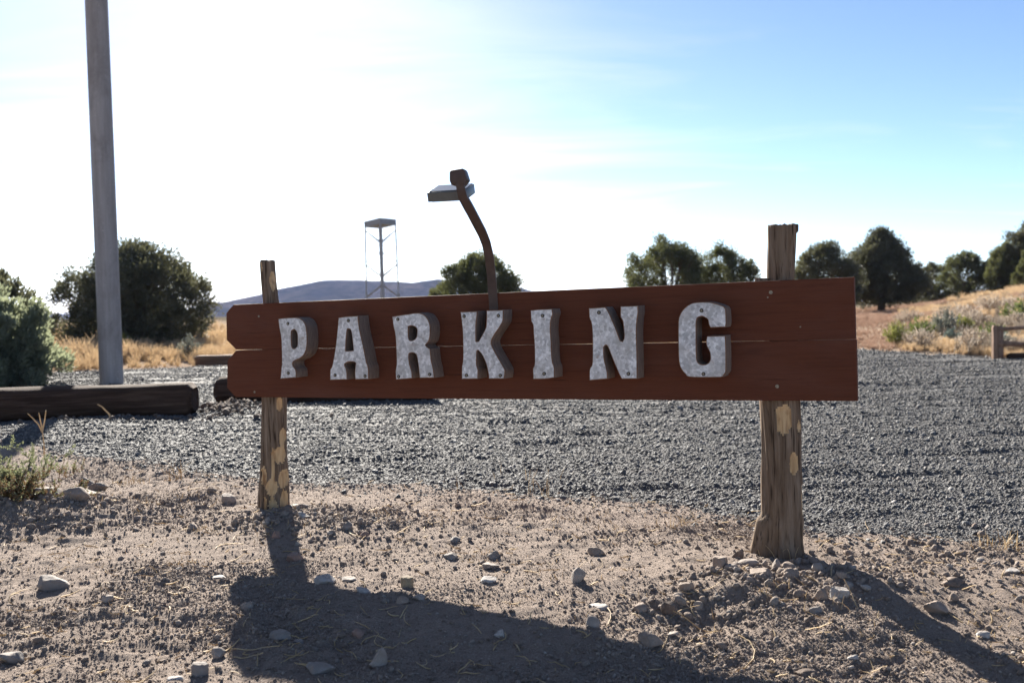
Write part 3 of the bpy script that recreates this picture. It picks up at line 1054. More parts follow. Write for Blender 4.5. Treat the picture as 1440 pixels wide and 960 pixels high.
GT = 'timbers laid along the gravel lot'
timber('barrier_timber', (-5.62, 9.50, hz(-5.5, 9.5) + 0.14), (-3.06, 9.56, hz(-3.1, 9.56) + 0.145), 0.158, 'timber', 'long dark squared timber lying on the gravel at the foot of the tall pole', 91, 0.85, group=GT)
timber('barrier_timber', (-3.17, 10.62, hz(-3.1, 10.6) + 0.13), (-0.85, 10.50, hz(-0.9, 10.5) + 0.13), 0.155, 'timber', 'dark round timber whose end peeks out behind the left end of the signboard', 92, 0.0, group=GT)
timber('barrier_timber', (-5.55, 17.4, hz(-5.5, 17.4) + 0.07), (-3.3, 17.55, hz(-3.3, 17.5) + 0.07), 0.10, 'brown_timber', 'low brown timber on the far edge of the gravel before the golden grass', 93, 0.8, group=GT)
timber('barrier_timber', (7.28, 14.62, hz(7.3, 14.6) + 0.03), (9.7, 14.2, hz(9.6, 14.2) + 0.03), 0.06, 'timber', 'thin dark timber on the ground under the split rail fence', 94, 0.5, group=GT)

rf = empty('rail_fence', (7.21, 14.77, hz(7.21, 14.77)))
tag(rf, 'low split rail wooden fence at the right edge of the gravel', 'fence')
for px_, py_ in ((0, 0), (2.35, -0.30)):
    zb = hz(7.21 + px_, 14.77 + py_) - hz(7.21, 14.77)
    mb = MB()
    mb.tube([(px_, py_, zb - 0.2), (px_ + 0.004, py_, zb + 0.2), (px_ - 0.003, py_, zb + 0.47), (px_, py_, zb + 0.495)], [0.085, 0.082, 0.080, 0.070], 8, square=True)
    mb.build('fence_post', MT['fence'], rf, True)
for k_, (z0, z1, rr_) in enumerate(((0.445, 0.45, 0.036), (0.215, 0.20, 0.040))):
    mb = MB()
    q = [Vector((0.0 + 2.35 * t, -0.30 * t - 0.06, z0 + (z1 - z0) * t + 0.018 * math.sin(7 * t + k_ * 2))) for t in np.linspace(-0.01, 1.03, 14)]
    mb.tube(q, [rr_ * (1 + 0.25 * math.sin(5.1 * i + k_)) for i in range(14)], 8)
    mb.build('rail', MT['fence'], rf, True)

pr = empty('pipe_railing', (-16.2, 58, hz(-16.2, 58)))
tag(pr, 'thin pale metal railing far behind the grass, left of the signboard', 'railing')
mb = MB()
zr = 1.05 - 0.0220 * 58
mb.tube([(-3.2, 0, zr - pr.location.z + 0.03), (3.4, 0.4, zr - pr.location.z + 0.05)], 0.055, 8)
mb.build('rail', MT['white_rail'], pr, True)
for dx in (-2.9, -0.2, 2.9):
    mb = MB()
    mb.tube([(dx, 0.03, hz(-16.2 + dx, 58) - pr.location.z - 0.2), (dx, 0.10 + 0.03 * dx, zr - pr.location.z + 0.03)], 0.03, 8)
    mb.build('railing_post', MT['white_rail'], pr, True)

# steel tower
TX, TY = -10.03, 78.0
tz = hz(TX, TY)
tower = empty('steel_tower', (TX, TY, tz))
tower.rotation_euler = (0, R(-0.4), R(45 + 7))
tag(tower, 'slim steel tower with a flat square platform far behind the signboard', 'tower')
HT_ = 1.05 + (423.5 - 312) * 78 / 1400 - tz
hs = 0.845
Rt = Matrix.Rotation(R(-5.0), 3, Vector((math.cos(R(-52)), math.sin(R(-52)), 0))) @ Matrix.Rotation(R(-4.0), 3, Vector((math.cos(R(38)), math.sin(R(38)), 0)))
pc = Vector((0, 0, HT_ - 0.2))
mb = MB()
mb.box(pc + Rt @ Vector((0, 0, 0.22)), (2 * hs + 0.1, 2 * hs + 0.1, 0.05), Rt)
mb.box(pc + Rt @ Vector((0, 0, -0.14)), (2 * hs - 0.08, 2 * hs - 0.08, 0.04), Rt)
mb.build('platform_deck', MT['steel'], tower)
for k_ in range(4):
    ro = Matrix.Rotation(R(90 * k_), 3, 'Z')
    mb = MB()
    mb.box(pc + Rt @ (ro @ Vector((0, hs, 0.0))), (2 * hs + (0.07 if k_ % 2 else -0.07), 0.07, 0.40), Rt @ ro)
    mb.build('platform_beam', MT['steel'], tower)
cor = [(hs, hs), (-hs, hs), (-hs, -hs), (hs, -hs)]
for cx_, cy_ in cor:
    mb = MB()
    mb.tube([(cx_ * 1.06, cy_ * 1.06, -0.4), (cx_ * 0.98, cy_ * 0.98, HT_ - 0.3)], 0.062, 6)
    mb.build('leg', MT['steel'], tower)
mb = MB()
mb.tube([(0, 0, -0.4), (0, 0, HT_ - 0.06)], 0.155, 12)
for zc in (HT_ - 0.75, HT_ - 1.9, HT_ - 2.6, HT_ - 4.0):
    mb.tube([(0, 0, zc - 0.05), (0, 0, zc + 0.05)], 0.18, 12)
mb.build('centre_pipe', MT['steel'], tower, True)
for k_ in range(4):
    p, q = cor[k_], cor[(k_ + 1) % 4]
    if k_ % 2 == 0:
        p, q = q, p                                # p: the outer corner legs seen left and right, q: the near and far ones
    for za, zb, rr_ in ((0.70, 1.70, 0.040), (3.20, 2.35, 0.022), (3.40, 4.35, 0.055), (5.85, 4.95, 0.065)):
        mb = MB()
        mb.tube([(p[0], p[1], HT_ - za), (q[0], q[1], HT_ - zb)], rr_, 6)
        mb.build('brace', MT['steel'], tower)

# ------------------------------------------------------------------ stones


def ico(sub):
    bm = bmesh.new()
    bmesh.ops.create_icosphere(bm, subdivisions=sub, radius=1.0)
    v = np.array([x.co[:] for x in bm.verts])
    f = np.array([[q.index for q in p.verts] for p in bm.faces])
    bm.free()
    return v / np.linalg.norm(v, axis=1)[:, None], f


ICO = {k: ico(k) for k in (1, 2, 3, 4)}


def rock_shape(kind, seed, sub):
    r0 = np.random.default_rng(seed)
    d, f = ICO[sub]
    npl = {'round': 22, 'tall': 16, 'block': 9, 'wedge': 9, 'slab': 12}[kind]
    nrm = r0.normal(size=(npl, 3))
    if kind == 'block':
        nrm = np.concatenate([nrm[:4], np.eye(3) + r0.normal(size=(3, 3)) * 0.16, -np.eye(3) + r0.normal(size=(3, 3)) * 0.16])
    if kind == 'slab':
        nrm = np.concatenate([nrm, [[0.06, 0.05, 1], [-0.1, 0, 1], [0, 0, -1]]])
    nrm /= np.linalg.norm(nrm, axis=1)[:, None]
    hgt = r0.uniform(0.62, 0.95, len(nrm)) if kind in ('round', 'tall') else r0.uniform(0.5, 0.9, len(nrm))
    dn = d @ nrm.T
    q = np.where(dn > 0.05, hgt / np.maximum(dn, 0.05), 9)
    pw = 16 if kind in ('round', 'tall') else 40
    rr = (np.sum(np.minimum(q, 1.5) ** -pw, 1)) ** (-1 / pw)
    rr = np.minimum(rr, 1.15)
    v = d * rr[:, None]
    o3 = r0.uniform(0, 50)
    v = v * (1 + 0.05 * vnoise(v[:, 0] * 2.3 + v[:, 2] * 1.7 + o3, v[:, 1] * 2.3 - v[:, 2] * 1.1, 3) + 0.022 * vnoise(v[:, 0] * 7 + v[:, 2] * 5 + o3, v[:, 1] * 7 - v[:, 2] * 6, 4))[:, None]
    if kind == 'wedge':
        v[:, 2] *= 0.75 + 0.45 * v[:, 0] * r0.choice([-1, 1])
    v -= (v.max(0) + v.min(0)) / 2
    v /= (v.max(0) - v.min(0))
    return v, f


# x, y, width, visible height, colour, shape, label
STONES = [
    (-2.406, 5.037, 0.174, 0.069, 'grey', 'slab', 'long low grey boulder at the foot of the green shrub, nearest to the frame edge'),
    (-2.195, 4.927, 0.121, 0.071, 'tan', 'round', 'rounded tan rock below the light topped rock beside the shrub'),
    (-2.281, 5.238, 0.106, 0.068, 'pale', 'block', 'light topped blocky rock in the middle of the small pile beside the shrub'),
    (-2.338, 5.537, 0.120, 0.068, 'grey', 'wedge', 'dull grey peaked rock at the back right of the pile beside the shrub'),
    (-2.513, 5.790, 0.083, 0.058, 'grey', 'wedge', 'small sharp grey rock at the tip of the shrub branch, topmost of its pile'),
    (-2.213, 5.274, 0.065, 0.053, 'red', 'round', 'small reddish rock on the right end of the pile beside the shrub'),
    (-1.526, 5.247, 0.083, 0.057, 'pale', 'round', 'smooth pale rounded stone on bare dirt left of the thinner post'),
    (-1.743, 3.685, 0.128, 0.064, 'grey', 'slab', 'large grey rock alone on open dirt below the green shrub'),
    (-1.514, 2.918, 0.072, 0.036, 'grey', 'slab', 'dark grey rock cut by the bottom left edge of the picture'),
    (-0.909, 2.781, 0.048, 0.040, 'grey', 'block', 'lumpy grey stone just left of the signboard shadow near the bottom'),
    (-0.967, 2.749, 0.048, 0.016, 'white', 'slab', 'thin flat white stone lying beside the lumpy grey stone'),
    (-1.442, 3.448, 0.042, 0.025, 'pale', 'slab', 'flat pale stone in the open dirt below and right of the large grey rock'),
    (-1.147, 3.778, 0.055, 0.019, 'white', 'slab', 'flat white chip just above the corner of the signboard shadow'),
    (-0.924, 3.347, 0.044, 0.031, 'grey', 'round', 'small round stone inside the upper left corner of the signboard shadow'),
    (-0.715, 3.640, 0.079, 0.034, 'white', 'slab', 'flat white stone right of the post shadow, largest white one there'),
    (-0.557, 3.551, 0.056, 0.023, 'white', 'slab', 'small white slab pointing right in the dirt above the signboard shadow'),
    (-0.627, 3.683, 0.064, 0.016, 'pale', 'slab', 'thin pale stone nearly level with the soil between two white stones'),
    (-0.404, 3.585, 0.052, 0.044, 'ochre', 'block', 'upright yellowish cube of stone casting its own small shadow'),
    (-0.399, 3.400, 0.047, 0.027, 'tan', 'round', 'small tan stone on the very edge of the signboard shadow'),
    (-0.348, 3.434, 0.050, 0.022, 'pale', 'round', 'pale stone beside the tan one on the edge of the signboard shadow'),
    (-0.409, 2.832, 0.053, 0.053, 'pale', 'wedge', 'upright pale angular stone standing in the middle of the signboard shadow'),
    (-0.566, 2.773, 0.084, 0.032, 'grey', 'slab', 'long bluish grey stone in the signboard shadow, lowest in the picture'),
    (-0.743, 3.047, 0.066, 0.029, 'grey', 'slab', 'grey flat stone in the shadow below the shadow of the thinner post'),
    (-0.683, 3.035, 0.035, 0.018, 'grey', 'round', 'small grey stone immediately right of the grey flat stone in shadow'),
    (-0.905, 4.008, 0.072, 0.035, 'red', 'slab', 'flat reddish stone lying across the shadow of the thinner post'),
    (-0.762, 4.458, 0.042, 0.039, 'grey', 'round', 'small grey cobble on the dug soil right of the thinner post'),
    (-0.671, 4.366, 0.038, 0.031, 'red', 'round', 'reddish pebble on the dug soil, farthest right of the thinner post'),
    (-1.066, 4.372, 0.041, 0.035, 'red', 'round', 'reddish cobble in front of the thinner post, at the top of its shadow'),
    (-1.005, 4.666, 0.061, 0.030, 'white', 'wedge', 'whitish stone on the dug soil just right of the thinner post'),
    (-1.096, 4.952, 0.100, 0.036, 'grey', 'slab', 'flat grey slab leaning against the right foot of the thinner post'),
    (-0.270, 3.983, 0.060, 0.029, 'grey', 'slab', 'grey stone with dry straw around it in the sunny middle of the dirt'),
    (-0.100, 3.825, 0.069, 0.025, 'pale', 'slab', 'larger pale flat stone in the sunny middle of the dirt'),
    (-0.107, 3.620, 0.060, 0.018, 'white', 'slab', 'flat white stone below the larger pale flat one in the middle'),
    (-0.095, 3.986, 0.052, 0.032, 'grey', 'wedge', 'small grey wedge just above the larger pale flat stone in the middle'),
    (-0.061, 3.082, 0.033, 0.027, 'white', 'wedge', 'small white stone at the right edge of the signboard shadow'),
    (-0.502, 3.064, 0.038, 0.029, 'red', 'round', 'pinkish stone inside the signboard shadow above the upright pale one'),
    (0.224, 3.601, 0.052, 0.057, 'pale', 'tall', 'upright pale egg shaped stone in the open dirt below the letter I'),
    (0.239, 3.173, 0.046, 0.039, 'pale', 'round', 'round pale stone with a white twig below it'),
    (0.410, 3.052, 0.075, 0.044, 'tan', 'wedge', 'brownish lumpy rock in the open dirt, left of the thicker post'),
    (0.325, 4.011, 0.067, 0.043, 'tan', 'round', 'tan dirt covered stone in the middle ground below the letter N'),
    (0.415, 3.304, 0.048, 0.031, 'tan', 'round', 'rounded tan stone left of the dark dug hollow'),
    (0.597, 3.468, 0.053, 0.033, 'tan', 'block', 'tan block at the left tip of the stone heap by the thicker post'),
    (0.506, 3.294, 0.052, 0.048, 'brown', 'wedge', 'dark brown wedge sticking up from the dug hollow'),
    (0.756, 3.676, 0.061, 0.053, 'tan', 'block', 'big tan block leaning in the stone heap left of the thicker post'),
    (0.792, 3.647, 0.058, 0.029, 'pale', 'slab', 'pale flattish stone right of the leaning tan block in the heap'),
    (0.890, 3.761, 0.076, 0.033, 'pale', 'round', 'pale oblong stone touching the left foot of the thicker post'),
    (0.886, 3.553, 0.082, 0.039, 'tan', 'block', 'broad tan block in front of the left foot of the thicker post'),
    (0.869, 3.869, 0.047, 0.047, 'brown', 'wedge', 'dark brown clod at the back of the heap left of the thicker post'),
    (0.273, 3.349, 0.068, 0.015, 'white', 'slab', 'flat white patch of stone level with the soil above the round pale one'),
    (0.616, 3.357, 0.034, 0.027, 'pale', 'wedge', 'pale stone on the soil rim right of the dark dug hollow'),
    (0.489, 3.113, 0.038, 0.014, 'pale', 'slab', 'thin pale stone on the soil right of the brownish lumpy rock'),
    (0.973, 3.685, 0.037, 0.048, 'pale', 'tall', 'pale upright stone against the front of the thicker post'),
    (1.015, 3.672, 0.048, 0.040, 'tan', 'round', 'tan round stone at the middle front foot of the thicker post'),
    (1.086, 3.799, 0.036, 0.030, 'pale', 'round', 'light pebble touching the right front of the thicker post'),
    (1.144, 3.801, 0.041, 0.033, 'tan', 'round', 'tan stone at the right foot of the thicker post'),
    (1.108, 3.620, 0.050, 0.037, 'pale', 'round', 'pale smooth stone on the slope of the heap right of the thicker post'),
    (1.037, 3.351, 0.041, 0.046, 'tan', 'tall', 'tan pear shaped stone standing low in the heap right of the thicker post'),
    (1.104, 3.357, 0.061, 0.036, 'white', 'block', 'bluish white block low on the heap, brightest stone right of the thicker post'),
    (0.988, 3.262, 0.047, 0.024, 'grey', 'slab', 'grey white stone at the start of the shadow of the thicker post'),
    (1.549, 3.477, 0.093, 0.035, 'brown', 'slab', 'dark brown rock near the gravel edge, far right'),
    (1.391, 3.249, 0.085, 0.042, 'tan', 'wedge', 'tan pointed rock below the dark brown rock at far right'),
    (1.447, 3.055, 0.042, 0.024, 'white', 'round', 'small white stone in the sunny dirt at lower right'),
    (0.834, 2.827, 0.070, 0.025, 'brown', 'slab', 'flat brown rock left of the long shadow of the thicker post'),
    (0.999, 2.931, 0.032, 0.017, 'white', 'round', 'white pebble on the upper edge of the long shadow of the thicker post'),
    (1.535, 3.751, 0.035, 0.030, 'tan', 'round', 'tan pebble right of the thicker post, just below the gravel edge'),
    (1.822, 3.595, 0.057, 0.018, 'white', 'slab', 'flat white stone at the right frame edge below the gravel'),
    (1.814, 3.721, 0.043, 0.019, 'pale', 'slab', 'flat pale stone just below the gravel edge at far right'),
    (-0.897, 2.918, 0.042, 0.032, 'pale', 'tall', 'curved pale stone on the left border of the signboard shadow'),
    (-0.267, 4.294, 0.050, 0.028, 'grey', 'round', 'grey clod like stone alone in the dirt below the letter K'),
]


for i, (x, y, w, h, colr, kind, lab) in enumerate(STONES):
    v, f = rock_shape(kind, 900 + i, 4 if w > 0.06 else 3)
    depth = w * {'slab': 0.8, 'round': 0.9, 'tall': 0.85, 'block': 0.8, 'wedge': 0.75}[kind]
    sunk = 0.38 if kind != 'tall' else 0.25
    # what the camera sees of a flat stone's height is partly its depth
    vis = max(h - depth * 0.15, h * 0.65)
    full = vis / (1 - sunk)
    yaw = R(random.uniform(-25, 25))
    v = v * np.array([w * 1.02, depth, full])
    me = np_mesh('stone', v, f)
    o = link_mesh('stone', me, MT['stone_' + colr], None)
    me.shade_smooth()
    me.set_sharp_from_angle(angle=R(32))
    o.location = (x, y + depth * 0.25, hz(x, y + depth * 0.25) + vis - full / 2)
    o.rotation_euler = (R(random.uniform(-7, 7)), R(random.uniform(-7, 7)), yaw)
    tag(o, lab, 'stone', 'stones lying on the bare dirt')

# ------------------------------------------------------------------ uncountable gravel, clods and pebbles (stuff)


def prototypes(name, n, kind, mat, sub=1, flat=True, seed=0):
    col = bpy.data.collections.new(name)
    for i in range(n):
        v, f = rock_shape(kind if isinstance(kind, str) else kind[i % len(kind)], seed + i, sub)
        r0 = np.random.default_rng(seed + i)
        v = v * 2 * np.array([1, r0.uniform(0.65, 0.95), r0.uniform(0.5, 0.85)])
        me = np_mesh(name + '_piece', v, f)
        me.materials.append(mat)
        if not flat:
            me.shade_smooth()
        col.objects.link(bpy.data.objects.new(name + '_piece', me))
    return col


def scatter(name, pts, scl, rot, idx, col):
    """a point mesh whose points carry instances of the collection's pieces"""
    me = bpy.data.meshes.new(name)
    n = len(pts)
    me.vertices.add(n)
    me.vertices.foreach_set('co', np.asarray(pts, dtype=np.float32).ravel())
    for nm, ty, dat in (('scl', 'FLOAT_VECTOR', scl), ('rot', 'FLOAT_VECTOR', rot), ('idx', 'INT', idx)):
        at = me.attributes.new(nm, ty, 'POINT')
        at.data.foreach_set('vector' if ty == 'FLOAT_VECTOR' else 'value', np.asarray(dat, dtype=np.float32 if ty == 'FLOAT_VECTOR' else np.int32).ravel())
    o = bpy.data.objects.new(name, me)
    C.objects.link(o)
    ng = bpy.data.node_groups.new(name + '_nodes', 'GeometryNodeTree')
    ng.interface.new_socket('Geometry', in_out='INPUT', socket_type='NodeSocketGeometry')
    ng.interface.new_socket('Geometry', in_out='OUTPUT', socket_type='NodeSocketGeometry')
    gi, go = ng.nodes.new('NodeGroupInput'), ng.nodes.new('NodeGroupOutput')
    iop = ng.nodes.new('GeometryNodeInstanceOnPoints')
    ci = ng.nodes.new('GeometryNodeCollectionInfo')
    ci.inputs['Collection'].default_value = col
    ci.inputs['Separate Children'].default_value = True
    ci.inputs['Reset Children'].default_value = True
    iop.inputs['Pick Instance'].default_value = True

    def attr(nm, ty):
        a = ng.nodes.new('GeometryNodeInputNamedAttribute')
        a.data_type = ty
        a.inputs['Name'].default_value = nm
        return a.outputs[0]
    L = ng.links.new
    L(gi.outputs[0], iop.inputs['Points'])
    L(ci.outputs[0], iop.inputs['Instance'])
    L(attr('idx', 'INT'), iop.inputs['Instance Index'])
    L(attr('scl', 'FLOAT_VECTOR'), iop.inputs['Scale'])
    er = ng.nodes.new('FunctionNodeEulerToRotation')
    L(attr('rot', 'FLOAT_VECTOR'), er.inputs[0])
    L(er.outputs[0], iop.inputs['Rotation'])
    L(iop.outputs[0], go.inputs[0])
    md = o.modifiers.new('scatter', 'NODES')
    md.node_group = ng
    tag(o, kind='stuff')
    return o


def spread(n, y0, y1, p, side):
    """points over the ground seen from the road side, density falling as y^-p"""
    u = rng.random(n)
    e = 2 - p
    y = (y0 ** e + u * (y1 ** e - y0 ** e)) ** (1 / e) if abs(e) > 1e-6 else y0 * (y1 / y0) ** u
    x = (rng.random(n) * 2 - 1) * (0.545 * y + side)
    return x, y


def stones_scatter(name, x, y, r, col, n_proto, sink=0.25, flat_rot=0.5):
    n = len(x)
    z = height(x, y)
    rot = np.stack([rng.normal(0, flat_rot, n), rng.normal(0, flat_rot, n), rng.random(n) * 6.283], 1)
    scl = r[:, None] * (1 + rng.uniform(-0.18, 0.18, (n, 3)))
    return scatter(name, np.stack([x, y, z + r * (0.55 - sink)], 1), scl, rot, rng.integers(0, n_proto, n), col)


gcol = prototypes('gravel', 12, ['block', 'wedge', 'block', 'round'], MT['gravel_stone'], 1, True, 300)
x, y = spread(700000, 3.7, 18.5, 1.25, 0.7)
k = gravel_mask(x, y) > rng.normal(-0.05, 0.15, len(x))
x, y = x[k], y[k]
r = np.clip(rng.lognormal(math.log(0.0036), 0.55, len(x)), 0.0018, 0.017) * (1 + 0.05 * np.clip(y - 5, 0, 12))
stones_scatter('gravel', x, y, r, gcol, 12, 0.44, 0.45)

ccol = prototypes('soil_clods', 10, ['round', 'round', 'block'], MT['clod'], 2, False, 400)
x, y = spread(700000, 2.35, 9.3, 2.0, 0.5)
dens = np.clip(0.30 + 0.7 * fbm(x * 2.2, y * 3.0, 3, 77) + 0.2, 0.06, 1) * (0.55 + 0.6 * sstep(-0.28, 0.35, fbm(x * 1.1, y * 2.1, 3, 78)))
k = (gravel_mask(x, y) < rng.normal(0.06, 0.09, len(x))) & (rng.random(len(x)) < dens)
x, y = x[k], y[k]
r = np.clip(rng.lognormal(math.log(0.0018), 0.52, len(x)), 0.0009, 0.009) * (0.75 + 0.45 * sstep(-0.28, 0.35, fbm(x * 1.1, y * 2.1, 3, 78)))
hx_, hy_, hr_ = [], [], []
for cx_, cy_, sd, n_, rm in ((1.06, 3.58, 0.15, 300, 0.0075), (0.82, 3.56, 0.13, 200, 0.0075), (1.30, 3.55, 0.16, 160, 0.0065), (-1.12, 4.72, 0.20, 380, 0.0075), (-0.80, 4.60, 0.26, 380, 0.0075),
                             (-2.35, 4.93, 0.32, 520, 0.009), (0.55, 3.30, 0.16, 160, 0.007), (1.8, 3.75, 0.35, 350, 0.008)):
    hx_.append(rng.normal(cx_, sd, n_)); hy_.append(rng.normal(cy_, sd * 0.7, n_)); hr_.append(np.clip(rng.lognormal(math.log(rm), 0.45, n_), 0.003, 0.024))
x = np.concatenate([x] + hx_); y = np.concatenate([y] + hy_); r = np.concatenate([r] + hr_)
stones_scatter('soil_clods', x, y, r, ccol, 10, 0.25, 0.6)

pcol = prototypes('pebbles', 10, ['round', 'slab', 'block', 'wedge'], MT['stone_pale'], 2, False, 500)
pcol2 = prototypes('dull_pebbles', 10, ['round', 'slab', 'block', 'wedge'], MT['stone_tan'], 2, False, 540)
for nm, col, n_, lo_, hi_ in (('pale_pebbles', pcol, 5200, 0.0028, 0.012), ('tan_pebbles', pcol2, 9000, 0.003, 0.014)):
    x, y = spread(n_, 2.35, 9.0, 1.8, 0.5)
    k = gravel_mask(x, y) < 0.12
    x, y = x[k], y[k]
    r = np.clip(rng.lognormal(math.log(lo_ * 1.35), 0.5, len(x)), lo_, hi_)
    stones_scatter(nm, x, y, r, col, 10, 0.32, 0.35)

bcol = prototypes('bark_chips', 8, ['slab', 'wedge'], MT['stone_brown'], 1, True, 580)
x = np.concatenate([rng.normal(-2.80, 0.17, 420), rng.normal(-3.4, 0.9, 130)])
y = np.concatenate([rng.normal(9.95, 0.30, 420), rng.normal(9.05, 0.25, 130)])
stones_scatter('bark_chips', x, y, np.clip(rng.lognormal(math.log(0.014), 0.5, len(x)), 0.004, 0.045), bcol, 8, 0.2, 0.6)

# ------------------------------------------------------------------ straw litter and dry wisps (stuff)


def strips(paths, widths):
    """paths (n,k,3) polyline ribbons, crossed so that they show from every side"""
    n, k, _ = paths.shape
    t = np.gradient(paths, axis=1)
    t /= np.linalg.norm(t, axis=2)[..., None] + 1e-9
    side = np.cross(t, np.array([0.3, 0.2, 1.0]))
    side /= np.linalg.norm(side, axis=2)[..., None] + 1e-9
    up = np.cross(side, t)
    tap = np.sin(np.linspace(0.9, 2.9, k))[None, :, None] + 0.25
    w = widths[:, None, None] * tap
    v = np.concatenate([paths + side * w, paths - side * w * 0.6 + up * w, paths - side * w * 0.6 - up * w], 1)     # triangle section
    v = v.reshape(n, 3, k, 3)
    base = np.arange(n)[:, None] * 3 * k
    j = np.arange(k - 1)[None, :]
    fs = []
    for a_, b_ in ((0, 1), (1, 2), (2, 0)):
        fs.append(np.stack([base + a_ * k + j, base + b_ * k + j, base + b_ * k + j + 1, base + a_ * k + j + 1], 2).reshape(-1, 4))
    return v.reshape(-1, 3), np.concatenate(fs)


def bent(x, y, L, az, lift, curl, k=6):
    """stems lying on the soil"""
    n = len(x)
    s = np.linspace(-0.5, 0.5, k)[None, :]
    a = az[:, None] + curl[:, None] * s * 2
    dx, dy = np.cos(a) * L[:, None] / k, np.sin(a) * L[:, None] / k
    px_ = x[:, None] + np.cumsum(dx, 1)
    py_ = y[:, None] + np.cumsum(dy, 1)
    pz_ = height(px_, py_) + 0.003 + lift[:, None] * (s + 0.5) ** 1.5
    return np.stack([px_, py_, pz_], 2)


n_ = 1700
x, y = spread(n_, 2.4, 8.5, 1.9, 0.3)
k = gravel_mask(x, y) < 0.1
x, y = x[k], y[k]
n_ = len(x)
pth = bent(x, y, rng.lognormal(math.log(0.055), 0.5, n_), rng.random(n_) * 6.28, np.abs(rng.normal(0, 0.012, n_)), rng.normal(0, 0.6, n_))
v, f = strips(pth, rng.uniform(0.0009, 0.0021, n_))
tag(link_mesh('straw_litter', np_mesh('straw_litter', v, f), MT['straw']), kind='stuff')


def wisp(x0, y0, n, h, spread_r):
    a = rng.random(n) * 6.283
    lean = np.abs(rng.normal(0.5, 0.35, n))
    hh = h * rng.uniform(0.5, 1.0, n)
    t = np.linspace(0, 1, 5)[None, :]
    bx = x0 + rng.normal(0, spread_r, n)
    by = y0 + rng.normal(0, spread_r * 0.7, n)
    px_ = bx[:, None] + np.cos(a)[:, None] * lean[:, None] * hh[:, None] * t ** 1.6
    py_ = by[:, None] + np.sin(a)[:, None] * lean[:, None] * hh[:, None] * t ** 1.6
    pz_ = height(bx, by)[:, None] - 0.004 + hh[:, None] * t * (1 - 0.25 * lean[:, None] * t)
    return np.stack([px_, py_, pz_], 2)


WISPS = [(-1.05, 4.45, 40, 0.035, 0.10), (-1.9, 5.35, 40, 0.04, 0.15), (-0.25, 4.7, 30, 0.03, 0.15), (0.25, 3.75, 40, 0.025, 0.14), (-1.75, 4.0, 40, 0.025, 0.15), (1.55, 3.15, 40, 0.025, 0.15), (0.35, 4.55, 30, 0.04, 0.12), (-2.27, 5.82, 26, 0.075, 0.06), (-2.05, 5.95, 14, 0.16, 0.04), (-0.60, 4.75, 45, 0.03, 0.12), (0.72, 4.45, 14, 0.08, 0.05), (1.95, 3.95, 40, 0.08, 0.06), (2.2, 3.98, 25, 0.06, 0.08),
         (-0.10, 4.05, 40, 0.025, 0.08), (-1.35, 4.0, 22, 0.03, 0.05), (0.1, 5.3, 8, 0.16, 0.05), (-0.1, 5.5, 10, 0.10, 0.2), (1.9, 3.4, 20, 0.03, 0.15), (-1.5, 4.5, 30, 0.03, 0.12),
         (1.06, 3.95, 12, 0.09, 0.06), (0.9, 3.35, 18, 0.05, 0.12), (-0.9, 3.0, 25, 0.03, 0.2), (0.5, 2.9, 25, 0.03, 0.25), (-1.6, 3.3, 30, 0.025, 0.2), (1.4, 3.1, 25, 0.03, 0.25), (-2.0, 5.0, 20, 0.05, 0.15)]
pth = np.concatenate([wisp(*a_) for a_ in WISPS])
v, f = strips(pth, rng.uniform(0.0006, 0.0013, len(pth)))
tag(link_mesh('dry_grass_wisps', np_mesh('dry_grass_wisps', v, f), MT['straw']), kind='stuff')


def lone_twig(x, y, L, az, rad, label, mat='straw', lift=0.012):
    p = bent(np.array([x]), np.array([y]), np.array([L]), np.array([az]), np.array([lift]), np.array([0.35]), 8)[0]
    mb = MB()
    mb.tube([Vector(q) - Vector(p[0]) for q in p], [rad * (0.8 + 0.3 * math.sin(i)) for i in range(8)], 6)
    o = mb.build('dry_stem', MT[mat], None, True)
    o.location = p[0]
    tag(o, label, 'dry stem', 'dry stems on the dirt')


lone_twig(0.275, 3.16, 0.16, R(80), 0.0025, 'white twig below the round pale stone in the open dirt')
lone_twig(-1.03, 3.17, 0.085, R(40), 0.0022, 'short straw stick beside the left edge of the signboard shadow')
lone_twig(-0.92, 3.02, 0.22, R(-20), 0.0018, 'long thin straw crossing the left edge of the signboard shadow')
lone_twig(-0.86, 2.92, 0.11, R(-12), 0.0018, 'straw lying in the signboard shadow near the grey flat stone')
lone_twig(1.13, 3.26, 0.10, R(100), 0.0022, 'bent straw stem standing out of the heap in front of the thicker post', lift=0.06)
lone_twig(0.82, 3.40, 0.15, R(-25), 0.0020, 'straw stalk lying on the heap left of the thicker post')
lone_twig(-2.02, 4.20, 0.15, R(30), 0.0020, 'pale straw stalk on the bare dirt below the pile beside the shrub')

# ------------------------------------------------------------------ plants


def leaf_quads(c, d, L, W, r0):
    """c (n,3) base points, d (n,3) unit directions -> lozenge leaves"""
    n = len(c)
    s = np.cross(d, r0.normal(size=(n, 3)))
    s /= np.linalg.norm(s, axis=1)[:, None] + 1e-9
    L = np.asarray(L)[:, None]
    W = np.asarray(W)[:, None]
    v = np.stack([c, c + d * L * 0.5 + s * W, c + d * L, c + d * L * 0.5 - s * W], 1).reshape(-1, 3)
    return v, np.arange(4 * n).reshape(n, 4)


def unit(a):
    return a / (np.linalg.norm(a, axis=1)[:, None] + 1e-9)


